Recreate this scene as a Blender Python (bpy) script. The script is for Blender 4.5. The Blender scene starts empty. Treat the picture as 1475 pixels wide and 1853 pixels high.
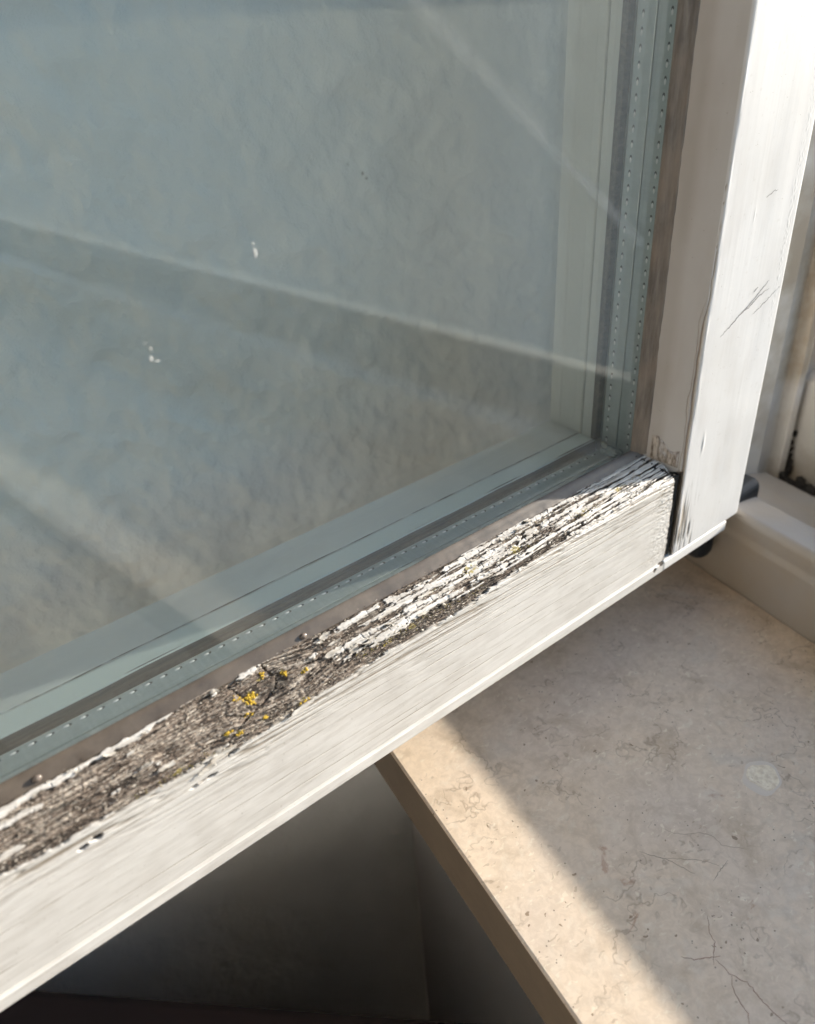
import bpy, bmesh, math, random
import numpy as np
from mathutils import Vector, Matrix

SC = bpy.context.scene
COL = SC.collection
MM = 0.001
# ------------------------------------------------------------------ camera
# World axes: X runs along the bottom rail towards the hinge, Y goes through the glass, Z is up; the lens is at the origin.
cam_d = bpy.data.cameras.new('camera')
cam = bpy.data.objects.new('camera', cam_d)
COL.objects.link(cam)
Rx = Vector((0.78034535, -0.62268563, -0.05765201))
Up = Vector((0.37758669, 0.39567804, 0.83717810))
Fw = Vector((0.49848714, 0.67505667, -0.54388332))
m3 = Matrix((Rx, Up, -Fw)).transposed()
cam.matrix_world = m3.to_4x4()
cam_d.sensor_fit = 'VERTICAL'
cam_d.sensor_height = 36.0
cam_d.sensor_width = 36.0
cam_d.lens = 36.0 * 1450.0 / 1853.0
cam_d.clip_start = 0.01
cam_d.clip_end = 20000.0
cam_d.dof.use_dof = True
cam_d.dof.focus_distance = 0.285
cam_d.dof.aperture_fstop = 10.0
SC.camera = cam
# ------------------------------------------------------------------ sky and sun
SUN_EL = math.radians(14.3)
SUN_AZ = math.atan2(-0.215, 1.0)           # angle of the sun's horizontal direction from +X
world = bpy.data.worlds.new('World')
SC.world = world
world.use_nodes = True
wn = world.node_tree.nodes
wl = world.node_tree.links
wn.clear()
sky = wn.new('ShaderNodeTexSky')
sky.sky_type = 'NISHITA'
sky.sun_disc = False
sky.sun_elevation = SUN_EL
sky.sun_rotation = math.radians(90.0) - SUN_AZ
sky.altitude = 300.0
sky.air_density = 1.0
sky.dust_density = 0.9
sky.ozone_density = 1.1
bg = wn.new('ShaderNodeBackground')
bg.inputs['Strength'].default_value = 0.14
wo = wn.new('ShaderNodeOutputWorld')
wl.new(sky.outputs[0], bg.inputs[0])
wl.new(bg.outputs[0], wo.inputs[0])
sun_d = bpy.data.lights.new('sun', 'SUN')
sun_d.energy = 3.5
sun_d.angle = math.radians(0.55)
sun_d.color = (1.0, 0.92, 0.80)
sun = bpy.data.objects.new('sun', sun_d)
COL.objects.link(sun)
sdir = Vector((math.cos(SUN_AZ) * math.cos(SUN_EL), math.sin(SUN_AZ) * math.cos(SUN_EL), math.sin(SUN_EL)))
sun.rotation_euler = (-sdir).to_track_quat('-Z', 'Y').to_euler()
SC.view_settings.view_transform = 'Standard'
SC.view_settings.look = 'None'
SC.view_settings.gamma = 1.0
SC.view_settings.exposure = 1.76
SC.cycles.use_denoising = True
SC.cycles.max_bounces = 12
SC.cycles.diffuse_bounces = 6
SC.cycles.transparent_max_bounces = 24
SC.cycles.glossy_bounces = 6
SC.cycles.sample_clamp_indirect = 6.0
SC.cycles.caustics_reflective = False
SC.cycles.caustics_refractive = False

# ------------------------------------------------------------------ helpers
TH = math.radians(80.45872)
NW = np.array([math.sin(TH), -math.cos(TH), 0.0])      # u: out through the window
WD = np.array([math.cos(TH), math.sin(TH), 0.0])       # t: along the window wall
def UT(u, t, z):
    return (NW[0] * u + WD[0] * t, NW[1] * u + WD[1] * t, z)
rng = np.random.RandomState(7)
random.seed(7)

def link(name, me, mat=None, parent=None, label=None, category=None, kind=None, group=None, smooth=False):
    o = bpy.data.objects.new(name, me)
    COL.objects.link(o)
    if mat is not None and len(me.materials) == 0:
        me.materials.append(mat)
    if parent is not None:
        o.parent = parent
    if label: o['label'] = label
    if category: o['category'] = category
    if kind: o['kind'] = kind
    if group: o['group'] = group
    if smooth:
        me.polygons.foreach_set('use_smooth', [True] * len(me.polygons))
    return o
def thing(name, label, category, loc=(0, 0, 0)):
    o = bpy.data.objects.new(name, None)
    COL.objects.link(o)
    o.empty_display_size = 0.02
    o.location = [c * MM for c in loc]
    o['label'] = label
    o['category'] = category
    return o
def mesh_py(name, verts, faces):
    me = bpy.data.meshes.new(name)
    me.from_pydata([(v[0] * MM, v[1] * MM, v[2] * MM) for v in verts], [], faces)
    me.update()
    return me
def box_mesh(name, x0, x1, y0, y1, z0, z1, bev=0.0, seg=2, f=None):
    bm = bmesh.new()
    vs = [bm.verts.new((x, y, z)) for x in (x0, x1) for y in (y0, y1) for z in (z0, z1)]
    for q in ((0, 1, 3, 2), (4, 6, 7, 5), (0, 4, 5, 1), (2, 3, 7, 6), (0, 2, 6, 4), (1, 5, 7, 3)):
        bm.faces.new([vs[i] for i in q])
    bmesh.ops.recalc_face_normals(bm, faces=bm.faces[:])
    if bev > 0:
        bmesh.ops.bevel(bm, geom=bm.edges[:], offset=bev, segments=seg, profile=0.5, affect='EDGES')
    for v in bm.verts:
        p = f(*v.co) if f else v.co
        v.co = (p[0] * MM, p[1] * MM, p[2] * MM)
    bmesh.ops.recalc_face_normals(bm, faces=bm.faces[:])
    me = bpy.data.meshes.new(name)
    bm.to_mesh(me); bm.free()
    return me
def grid_mesh(name, P, attrs=None, flip=False):
    """P: (n, m, 3) array of mm positions, built fast as quads."""
    n, m, _ = P.shape
    me = bpy.data.meshes.new(name)
    me.vertices.add(n * m)
    me.vertices.foreach_set('co', (P.reshape(-1) * MM).astype(np.float32))
    idx = np.arange(n * m).reshape(n, m)
    a, b, c, d = idx[:-1, :-1], idx[1:, :-1], idx[1:, 1:], idx[:-1, 1:]
    q = np.stack([a, b, c, d] if not flip else [a, d, c, b], -1).reshape(-1)
    nf = (n - 1) * (m - 1)
    me.loops.add(nf * 4)
    me.loops.foreach_set('vertex_index', q.astype(np.int32))
    me.polygons.add(nf)
    me.polygons.foreach_set('loop_start', (np.arange(nf) * 4).astype(np.int32))
    me.polygons.foreach_set('loop_total', np.full(nf, 4, np.int32))
    me.polygons.foreach_set('use_smooth', np.ones(nf, bool))
    me.update(calc_edges=True)
    for k, v in (attrs or {}).items():
        at = me.attributes.new(k, 'FLOAT', 'POINT')
        at.data.foreach_set('value', v.reshape(-1).astype(np.float32))
    return me
def vn(x, y, seed):
    """smooth value noise in [-1, 1]"""
    r = np.random.RandomState(seed)
    T = r.rand(256, 256) * 2 - 1
    xi = np.floor(x).astype(int); yi = np.floor(y).astype(int)
    fx = x - xi; fy = y - yi
    fx = fx * fx * fx * (fx * (fx * 6 - 15) + 10); fy = fy * fy * fy * (fy * (fy * 6 - 15) + 10)
    xi &= 255; yi &= 255
    x1 = (xi + 1) & 255; y1 = (yi + 1) & 255
    return (T[xi, yi] * (1 - fx) + T[x1, yi] * fx) * (1 - fy) + (T[xi, y1] * (1 - fx) + T[x1, y1] * fx) * fy
def fbm(x, y, seed, o=4, g=0.5):
    r = 0; a = 1.0; s = 0
    for i in range(o):
        r = r + a * vn(x * 2 ** i + 17.3 * i, y * 2 ** i + 9.1 * i, seed + i); s += a; a *= g
    return r / s
def sstep(a, b, x):
    t = np.clip((x - a) / (b - a), 0, 1)
    return t * t * (3 - 2 * t)
def bell(x, c, w):
    return np.exp(-((x - c) / w) ** 2)

# ------------------------------------------------------------------ materials
class NT:
    def __init__(s, name, **k):
        s.m = bpy.data.materials.new(name); s.m.use_nodes = True
        s.n = s.m.node_tree.nodes; s.l = s.m.node_tree.links
        s.b = s.n['Principled BSDF']
        for kk, v in k.items():
            s.b.inputs[kk.replace('_', ' ')].default_value = v
    def add(s, t, **k):
        n = s.n.new(t)
        for kk, v in k.items():
            setattr(n, kk, v)
        return n
    def coord(s, scale=(1, 1, 1), rot=(0, 0, 0)):
        g = s.add('ShaderNodeNewGeometry')
        mp = s.add('ShaderNodeMapping')
        mp.inputs['Scale'].default_value = scale; mp.inputs['Rotation'].default_value = rot
        s.l.new(g.outputs['Position'], mp.inputs['Vector'])
        return mp.outputs[0]
    def noise(s, vec, scale, detail=4, rough=0.55, dist=0.0):
        n = s.add('ShaderNodeTexNoise')
        n.inputs['Scale'].default_value = scale; n.inputs['Detail'].default_value = detail
        n.inputs['Roughness'].default_value = rough; n.inputs['Distortion'].default_value = dist
        s.l.new(vec, n.inputs['Vector'])
        return n.outputs['Fac']
    def vor(s, vec, scale, feature='F1', rnd=1.0):
        n = s.add('ShaderNodeTexVoronoi', feature=feature)
        n.inputs['Scale'].default_value = scale; n.inputs['Randomness'].default_value = rnd
        s.l.new(vec, n.inputs['Vector'])
        return n
    def ramp(s, fac, stops):
        r = s.add('ShaderNodeValToRGB')
        e = r.color_ramp.elements
        while len(e) < len(stops): e.new(0.5)
        for i, (p, c) in enumerate(stops):
            e[i].position = p
            e[i].color = (c, c, c, 1) if isinstance(c, (int, float)) else (*c, 1)
        s.l.new(fac, r.inputs[0])
        return r.outputs[0]
    def mix(s, fac, a, b, blend='MIX'):
        m = s.add('ShaderNodeMix', data_type='RGBA', blend_type=blend)
        for sock, v in ((m.inputs['Factor'], fac), (m.inputs[6], a), (m.inputs[7], b)):
            if isinstance(v, bpy.types.NodeSocket): s.l.new(v, sock)
            elif isinstance(v, (int, float)): sock.default_value = v
            else: sock.default_value = (*v, 1)
        return m.outputs[2]
    def math(s, op, a, b=0.0, clamp=False):
        m = s.add('ShaderNodeMath', operation=op, use_clamp=clamp)
        for sock, v in zip(m.inputs, (a, b)):
            if isinstance(v, bpy.types.NodeSocket): s.l.new(v, sock)
            else: sock.default_value = v
        return m.outputs[0]
    def attr(s, name):
        return s.add('ShaderNodeAttribute', attribute_name=name).outputs['Fac']
    def base(s, c): s.l.new(c, s.b.inputs['Base Color'])
    def rough(s, c): s.l.new(c, s.b.inputs['Roughness'])
    def bump(s, h, strength=0.3, dist=0.0005, normal=None):
        b = s.add('ShaderNodeBump')
        b.inputs['Strength'].default_value = strength; b.inputs['Distance'].default_value = dist
        s.l.new(h, b.inputs['Height'])
        if normal is not None: s.l.new(normal, b.inputs['Normal'])
        s.l.new(b.outputs[0], s.b.inputs['Normal'])
        return b.outputs[0]

def mat_paint(name, col, rough=0.38, dirt=0.25, long_scale=(1, 1, 1), bumps=0.25, dirtcol=(0.42, 0.37, 0.30)):
    k = NT(name, Roughness=rough)
    v = k.coord(long_scale)
    w = k.coord()
    n1 = k.noise(v, 60, 6, 0.6)
    n2 = k.noise(w, 18, 5, 0.6)
    f = k.ramp(n2, [(0.42, 0.0), (0.64, 1.0)])
    c = k.mix(k.math('MULTIPLY', f, dirt), col, dirtcol)
    f1 = k.ramp(n1, [(0.35, 0.0), (0.7, 1.0)])
    c = k.mix(k.math('MULTIPLY', f1, 0.10), c, (0.55, 0.53, 0.50))
    sp = k.vor(w, 900)
    spn = k.noise(w, 260, 2)
    dots = k.math('MULTIPLY', k.math('LESS_THAN', sp.outputs['Distance'], 0.13), k.math('GREATER_THAN', spn, 0.62))
    c = k.mix(k.math('MULTIPLY', dots, 0.45), c, (0.12, 0.10, 0.08))
    k.base(c)
    k.rough(k.math('ADD', k.math('MULTIPLY', n1, 0.25), rough - 0.1))
    hb = k.math('ADD', k.noise(v, 220, 5, 0.65), k.math('MULTIPLY', k.noise(w, 1400, 2), 0.25))
    k.bump(hb, bumps, 0.0004)
    return k.m

# weathered rail: paint and bare wood told apart by the mesh's own masks
k = NT('weathered_rail_paint_and_wood', Roughness=0.6)
v = k.coord((0.12, 1, 1)); w = k.coord()
fib = k.noise(v, 2600, 5, 0.7, 0.3)
blot = k.noise(w, 160, 5, 0.7)
tone = k.attr('tone')
wood = k.ramp(tone, [(0.0, (0.022, 0.016, 0.012)), (0.22, (0.075, 0.055, 0.042)), (0.45, (0.17, 0.128, 0.10)), (0.7, (0.30, 0.25, 0.205)), (1.0, (0.56, 0.50, 0.43))])
wood = k.mix(k.ramp(fib, [(0.35, 0.75), (0.6, 0.0)]), wood, (0.05, 0.036, 0.027))
wood = k.mix(k.ramp(blot, [(0.52, 0.0), (0.75, 0.6)]), wood, (0.40, 0.36, 0.31))
grime = k.attr('grime')
pn = k.noise(k.coord((0.25, 1, 1)), 420, 5, 0.6)
paint = k.mix(k.ramp(pn, [(0.4, 0.0), (0.75, 0.35)]), (0.66, 0.64, 0.612), (0.52, 0.495, 0.46))
paint = k.mix(grime, paint, (0.20, 0.165, 0.125))
c = k.mix(k.attr('paint'), wood, paint)
c = k.mix(k.attr('lichen'), c, k.mix(blot, (0.42, 0.30, 0.03), (0.20, 0.19, 0.05)))
k.base(c)
k.rough(k.math('SUBTRACT', 0.85, k.math('MULTIPLY', k.attr('paint'), 0.38)))
hb = k.math('ADD', k.math('MULTIPLY', fib, k.math('SUBTRACT', 1.0, k.attr('paint'))), k.math('MULTIPLY', pn, 0.025))
k.bump(hb, 0.6, 0.0004)
M_RAIL = k.m

M_STILE = mat_paint('white_gloss_paint', (0.74, 0.73, 0.71), 0.36, 0.10, (1, 1, 0.08), 0.18)
M_TIP = None
k = NT('stile_weathered_paint', Roughness=0.36)
v = k.coord((1, 1, 0.06)); w = k.coord()
n1 = k.noise(v, 420, 5, 0.65, 0.2)
wood = k.mix(k.ramp(n1, [(0.38, 0.0), (0.62, 1.0)]), (0.07, 0.055, 0.042), (0.42, 0.37, 0.31))
n2 = k.noise(w, 22, 5, 0.6)
pc = k.mix(k.math('MULTIPLY', k.ramp(n2, [(0.45, 0.0), (0.8, 1.0)]), 0.30), (0.65, 0.647, 0.645), (0.44, 0.41, 0.37))
sp = k.vor(w, 700); spn = k.noise(w, 240, 2)
dots = k.math('MULTIPLY', k.math('LESS_THAN', sp.outputs['Distance'], 0.12), k.math('GREATER_THAN', spn, 0.6))
pc = k.mix(k.math('MULTIPLY', dots, 0.5), pc, (0.16, 0.13, 0.10))
pc = k.mix(k.attr('grime'), pc, (0.30, 0.25, 0.20))
k.base(k.mix(k.attr('paint'), wood, pc))
k.rough(k.math('SUBTRACT', 0.75, k.math('MULTIPLY', k.attr('paint'), 0.35)))
k.bump(k.math('ADD', k.noise(k.coord((1, 1, 0.1)), 260, 5, 0.6), k.math('MULTIPLY', k.noise(w, 1300, 2), 0.2)), 0.05, 0.0003)
M_STILE_W = k.m

M_INNER = mat_paint('inner_white_paint', (0.86, 0.86, 0.835), 0.42, 0.15, (0.1, 1, 1), 0.2)
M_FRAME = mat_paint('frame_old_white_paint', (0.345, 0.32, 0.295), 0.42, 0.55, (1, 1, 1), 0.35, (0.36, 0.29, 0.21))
M_JAMB = mat_paint('jamb_dirty_paint', (0.56, 0.54, 0.51), 0.42, 0.80, (1, 1, 0.3), 0.4, (0.26, 0.20, 0.13))

k = NT('bead_paint', Roughness=0.35)
k.base(k.mix(k.noise(k.coord(), 25, 4), (0.80, 0.875, 0.84), (0.88, 0.92, 0.89)))
M_BEAD = k.m
k = NT('brown_glazing_silicone', Roughness=0.36)
v = k.coord((0.15, 1, 0.4)); w = k.coord()
n = k.noise(w, 90, 5, 0.65)
c = k.mix(k.ramp(n, [(0.3, 0.0), (0.7, 1.0)]), (0.062, 0.048, 0.037), (0.125, 0.10, 0.078))
c = k.mix(k.ramp(k.vor(w, 1500).outputs['Distance'], [(0.05, 0.5), (0.12, 0.0)]), c, (0.3, 0.27, 0.23))
k.base(c); k.rough(k.math('ADD', k.math('MULTIPLY', n, 0.3), 0.25))
k.bump(k.noise(v, 700, 4, 0.6), 0.25, 0.0003)
M_GASKET = k.m
k = NT('brown_stile_silicone', Roughness=0.45)
w = k.coord((1, 1, 0.15))
n = k.noise(w, 500, 5, 0.65)
n2 = k.noise(k.coord(), 45, 4)
c = k.mix(k.ramp(n, [(0.35, 0.0), (0.65, 1.0)]), (0.12, 0.097, 0.078), (0.23, 0.195, 0.16))
c = k.mix(k.ramp(n2, [(0.45, 0.0), (0.7, 0.7)]), c, (0.26, 0.20, 0.15))
k.base(c); k.bump(n, 0.3, 0.0003)
M_GASKET_V = k.m
k = NT('dark_rear_sealant', Roughness=0.5)
n = k.noise(k.coord((0.05, 1, 1)), 900, 5, 0.6)
k.base(k.mix(k.ramp(n, [(0.35, 0.0), (0.65, 1.0)]), (0.05, 0.038, 0.03), (0.17, 0.13, 0.10)))
k.bump(n, 0.3, 0.0004)
M_SEAL = k.m
k = NT('black_rubber', Base_Color=(0.012, 0.014, 0.016, 1), Roughness=0.55); M_BLACK = k.m
k = NT('dark_caulk', Base_Color=(0.03, 0.026, 0.022, 1), Roughness=0.8)
n = k.noise(k.coord(), 800, 4); k.base(k.mix(n, (0.008, 0.007, 0.006), (0.035, 0.03, 0.025))); k.bump(n, 0.6, 0.0005)
M_CAULK = k.m
k = NT('mill_aluminium', Metallic=0.55, Roughness=0.45)
n = k.noise(k.coord((1, 0.12, 0.5)), 900, 5, 0.7)
k.base(k.mix(n, (0.36, 0.41, 0.41), (0.60, 0.655, 0.65)))
k.bump(n, 0.12, 0.0002)
M_ALU = k.m
k = NT('dull_bronze_aluminium', Base_Color=(0.20, 0.195, 0.185, 1), Roughness=0.95); k.b.inputs['Specular IOR Level'].default_value = 0.05; M_BRONZE = k.m
k = NT('painted_glint', Metallic=0.0, Roughness=0.15, Base_Color=(0.95, 0.96, 0.96, 1)); M_GLINT = k.m
k = NT('slot_shadow', Base_Color=(0.03, 0.04, 0.04, 1), Roughness=0.7); M_SLOT = k.m
k = NT('corner_key_plastic', Base_Color=(0.42, 0.46, 0.44, 1), Roughness=0.12)
k.b.inputs['Coat Weight'].default_value = 0.5
k.base(k.mix(k.noise(k.coord(), 500, 3), (0.12, 0.15, 0.14), (0.62, 0.66, 0.62)))
M_KEY = k.m

# glass: real fresnel mirror over a green-tinted clear body, with a light film of dust
def mat_glass(name, dust_or_reflection):
    m = bpy.data.materials.new(name); m.use_nodes = True
    n = m.node_tree.nodes; l = m.node_tree.links; n.clear()
    out = n.new('ShaderNodeOutputMaterial')
    fr = n.new('ShaderNodeFresnel')
    gg = n.new('ShaderNodeNewGeometry')
    io = n.new('ShaderNodeMix'); io.data_type = 'FLOAT'       # panes are not refracted, so both faces mirror as the outer one
    io.inputs[2].default_value = 1.52; io.inputs[3].default_value = 1 / 1.52
    l.new(gg.outputs['Backfacing'], io.inputs[0]); l.new(io.outputs[0], fr.inputs['IOR'])
    tr = n.new('ShaderNodeBsdfTransparent'); tr.inputs[0].default_value = (0.964, 0.984, 0.980, 1)
    gl = n.new('ShaderNodeBsdfGlossy'); gl.inputs['Roughness'].default_value = 0.0; gl.inputs['Color'].default_value = (0.96, 1, 1, 1)
    m1 = n.new('ShaderNodeMixShader')
    l.new(fr.outputs[0], m1.inputs[0]); l.new(tr.outputs[0], m1.inputs[1]); l.new(gl.outputs[0], m1.inputs[2])
    if dust_or_reflection > 0:
        df = n.new('ShaderNodeBsdfDiffuse'); df.inputs[0].default_value = (0.62, 0.62, 0.60, 1)
        g = n.new('ShaderNodeNewGeometry')
        nz = n.new('ShaderNodeTexNoise'); nz.inputs['Scale'].default_value = 14; nz.inputs['Detail'].default_value = 8; nz.inputs['Roughness'].default_value = 0.7
        vo = n.new('ShaderNodeTexVoronoi'); vo.inputs['Scale'].default_value = 260
        l.new(g.outputs['Position'], nz.inputs['Vector']); l.new(g.outputs['Position'], vo.inputs['Vector'])
        lt = n.new('ShaderNodeMath'); lt.operation = 'LESS_THAN'; lt.inputs[1].default_value = 0.07
        l.new(vo.outputs['Distance'], lt.inputs[0])
        mu = n.new('ShaderNodeMath'); mu.operation = 'MULTIPLY'; mu.inputs[1].default_value = dust_or_reflection * 2
        l.new(nz.outputs[0], mu.inputs[0])
        mu2 = n.new('ShaderNodeMath'); mu2.operation = 'MULTIPLY_ADD'; mu2.inputs[1].default_value = 0.06
        l.new(lt.outputs[0], mu2.inputs[0]); l.new(mu.outputs[0], mu2.inputs[2])
        m2 = n.new('ShaderNodeMixShader')
        l.new(mu2.outputs[0], m2.inputs[0]); l.new(m1.outputs[0], m2.inputs[1]); l.new(df.outputs[0], m2.inputs[2])
        l.new(m2.outputs[0], out.inputs[0])
    else:
        l.new(m1.outputs[0], out.inputs[0])
    return m
M_GLASS_F = mat_glass('dusty_glass', 0.035)
M_GLASS_R = mat_glass('clean_glass', 0.0)

# Jura limestone sill
k = NT('polished_fossil_limestone', Roughness=0.3)
w = k.coord()
wd = k.add('ShaderNodeVectorMath', operation='ADD')
dn = k.add('ShaderNodeTexNoise'); dn.inputs['Scale'].default_value = 130; dn.inputs['Detail'].default_value = 3
k.l.new(w, dn.inputs['Vector'])
ds = k.add('ShaderNodeVectorMath', operation='SCALE'); ds.inputs['Scale'].default_value = 0.010
k.l.new(dn.outputs['Color'], ds.inputs[0]); k.l.new(w, wd.inputs[0]); k.l.new(ds.outputs[0], wd.inputs[1])
wv = wd.outputs[0]
big = k.noise(w, 14, 6, 0.6, 0.4)
med = k.noise(w, 60, 6, 0.65, 0.8)
c = k.mix(k.ramp(big, [(0.35, 0.0), (0.65, 1.0)]), (0.74, 0.60, 0.45), (0.66, 0.555, 0.455))
c = k.mix(k.ramp(med, [(0.5, 0.0), (0.72, 0.55)]), c, (0.40, 0.30, 0.20))
c = k.mix(k.ramp(k.noise(w, 33, 5, 0.6, 1.2), [(0.56, 0.0), (0.7, 0.5)]), c, (0.60, 0.54, 0.46))
for ang_, sc_, th_, col_, a_ in ((0.3, 300, 0.17, (0.80, 0.71, 0.57), 0.7), (1.4, 260, 0.16, (0.78, 0.68, 0.53), 0.6), (2.3, 340, 0.17, (0.80, 0.72, 0.58), 0.6), (0.9, 520, 0.2, (0.78, 0.70, 0.56), 0.6), (2.9, 460, 0.2, (0.36, 0.27, 0.19), 0.5)):
    mp = k.add('ShaderNodeMapping'); mp.inputs['Rotation'].default_value = (0, 0, ang_); mp.inputs['Scale'].default_value = (0.30, 1.0, 0.6)
    k.l.new(wv, mp.inputs['Vector'])
    vv = k.vor(mp.outputs[0], sc_)
    dens = k.ramp(k.noise(w, 24, 4, 0.65), [(0.38, 0.15), (0.55, 1.0)])
    pick = k.math('GREATER_THAN', k.noise(mp.outputs[0], sc_ * 0.5, 1), 0.53)
    c = k.mix(k.math('MULTIPLY', k.math('MULTIPLY', k.math('LESS_THAN', vv.outputs['Distance'], th_), pick), k.math('MULTIPLY', dens, a_)), c, col_)
c = k.mix(k.ramp(k.noise(w, 300, 5, 0.7, 0.6), [(0.42, 0.20), (0.58, 0.0)]), c, (0.36, 0.27, 0.19))
c = k.mix(k.ramp(k.noise(wv, 190, 4, 0.65), [(0.55, 0.0), (0.66, 0.35)]), c, (0.74, 0.66, 0.54))
fl = k.vor(wv, 240)
c = k.mix(k.math('MULTIPLY', k.math('LESS_THAN', fl.outputs['Distance'], 0.15), k.ramp(k.noise(w, 110, 2), [(0.60, 0.0), (0.63, 0.8)])), c, (0.22, 0.15, 0.09))
dk = k.vor(w, 420)
c = k.mix(k.math('MULTIPLY', k.math('LESS_THAN', dk.outputs['Distance'], 0.13), k.ramp(k.noise(w, 90, 2), [(0.58, 0.0), (0.61, 0.75)])), c, (0.16, 0.12, 0.09))
rd = k.noise(w, 42, 5, 0.7, 1.5)
c = k.mix(k.ramp(rd, [(0.66, 0.0), (0.72, 0.5)]), c, (0.36, 0.17, 0.10))
wob = k.noise(wv, 26, 4, 0.6)
vein = k.math('ABSOLUTE', k.math('SUBTRACT', wob, 0.5))
c = k.mix(k.math('MULTIPLY', k.ramp(vein, [(0.0, 1.0), (0.010, 0.0)]), k.ramp(k.noise(w, 30, 2), [(0.5, 0.0), (0.6, 0.55)])), c, (0.26, 0.19, 0.13))
k.base(c)
k.rough(k.math('ADD', k.math('MULTIPLY', med, 0.25), 0.28))
k.bump(k.noise(w, 900, 3), 0.06, 0.0003)
M_MARBLE = k.m
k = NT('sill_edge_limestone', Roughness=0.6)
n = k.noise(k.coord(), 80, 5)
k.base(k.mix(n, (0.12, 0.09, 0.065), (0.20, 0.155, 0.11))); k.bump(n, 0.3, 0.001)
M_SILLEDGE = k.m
k = NT('vein_dark', Base_Color=(0.38, 0.31, 0.24, 1), Roughness=0.6); M_VEIN = k.m
k = NT('vein_red', Base_Color=(0.38, 0.25, 0.19, 1), Roughness=0.5); M_VEINR = k.m
k = NT('filler', Base_Color=(0.72, 0.67, 0.56, 1), Roughness=0.8)
n = k.noise(k.coord(), 500, 4); k.base(k.mix(k.ramp(n, [(0.4, 0), (0.65, 1)]), (0.88, 0.79, 0.63), (0.70, 0.60, 0.46))); k.bump(n, 0.5, 0.0006)
M_FILL = k.m
k = NT('filler_smear', Base_Color=(0.68, 0.60, 0.51, 1), Roughness=0.5); M_SMEAR = k.m
# plaster
k = NT('rough_plaster_blue_grey', Roughness=0.9)
n = k.noise(k.coord(), 9, 5, 0.6)
k.base(k.mix(n, (0.72, 0.745, 0.75), (0.80, 0.815, 0.815)))
b1 = k.math('ADD', k.noise(k.coord(), 75, 6, 0.6), k.math('MULTIPLY', k.noise(k.coord(), 420, 4, 0.6), 0.25))
k.bump(b1, 0.7, 0.0025)
M_PLASTER = k.m
k = NT('room_wall_paint', Base_Color=(0.72, 0.70, 0.675, 1), Roughness=0.9); M_ROOM = k.m
k = NT('apron_wall_paint', Roughness=0.9)
k.base(k.mix(k.noise(k.coord(), 12, 4), (0.76, 0.73, 0.73), (0.80, 0.77, 0.77))); M_APRON = k.m
k = NT('wood_floor', Base_Color=(0.60, 0.52, 0.43, 1), Roughness=0.6); M_FLOOR = k.m
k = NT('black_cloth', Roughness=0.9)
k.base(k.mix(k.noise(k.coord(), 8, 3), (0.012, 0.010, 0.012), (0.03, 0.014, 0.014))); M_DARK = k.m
k = NT('facade_render', Roughness=0.9)
k.base(k.mix(k.noise(k.coord(), 20, 5), (0.50, 0.47, 0.42), (0.60, 0.57, 0.52))); M_FACADE = k.m
k = NT('ground_mix', Roughness=0.95)
k.base(k.mix(k.noise(k.coord(), 0.15, 6), (0.15, 0.16, 0.165), (0.20, 0.205, 0.20))); M_GROUND = k.m
k = NT('flake_paint', Roughness=0.5)
n = k.noise(k.coord((0.3, 1, 1)), 900, 4)
k.base(k.mix(k.ramp(n, [(0.4, 0), (0.7, 1)]), (0.60, 0.57, 0.52), (0.36, 0.32, 0.27))); k.bump(n, 0.4, 0.0003)
M_FLAKE = k.m
k = NT('yellow_lichen', Roughness=0.9)
n = k.noise(k.coord(), 1400, 4); k.base(k.mix(k.ramp(n, [(0.35, 0), (0.65, 1)]), (0.34, 0.22, 0.015), (0.66, 0.45, 0.05))); k.bump(n, 0.8, 0.0004)
M_LICH = k.m
k = NT('olive_moss', Roughness=0.95)
n = k.noise(k.coord(), 1100, 4); k.base(k.mix(n, (0.10, 0.085, 0.02), (0.30, 0.24, 0.06)))
M_MOSS = k.m
k = NT('splinters', Roughness=0.9)
oi = k.add('ShaderNodeNewGeometry')
k.base(k.ramp(oi.outputs['Random Per Island'], [(0.0, (0.03, 0.022, 0.016)), (0.45, (0.16, 0.12, 0.095)), (0.8, (0.38, 0.33, 0.27)), (1.0, (0.62, 0.57, 0.50))]))
M_SPL = k.m
k = NT('clear_blister', Base_Color=(0.16, 0.13, 0.11, 1), Roughness=0.12); M_BLIS = k.m
k = NT('white_speck', Base_Color=(0.45, 0.46, 0.45, 1), Roughness=0.8); M_SPECK = k.m
k = NT('dark_speck', Base_Color=(0.04, 0.04, 0.035, 1), Roughness=0.8); M_DSPECK = k.m
k = NT('scratch_line', Base_Color=(0.16, 0.15, 0.15, 1), Roughness=0.7); M_SCR = k.m

# ------------------------------------------------------------------ the place: walls, floor, ground
def slab(name, u0, u1, t0, t1, z0, z1, mat, bev=0.0, parent=None, **kw):
    me = box_mesh(name, u0, u1, t0, t1, z0, z1, bev, 3, UT)
    return link(name, me, mat, parent, **kw)
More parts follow.
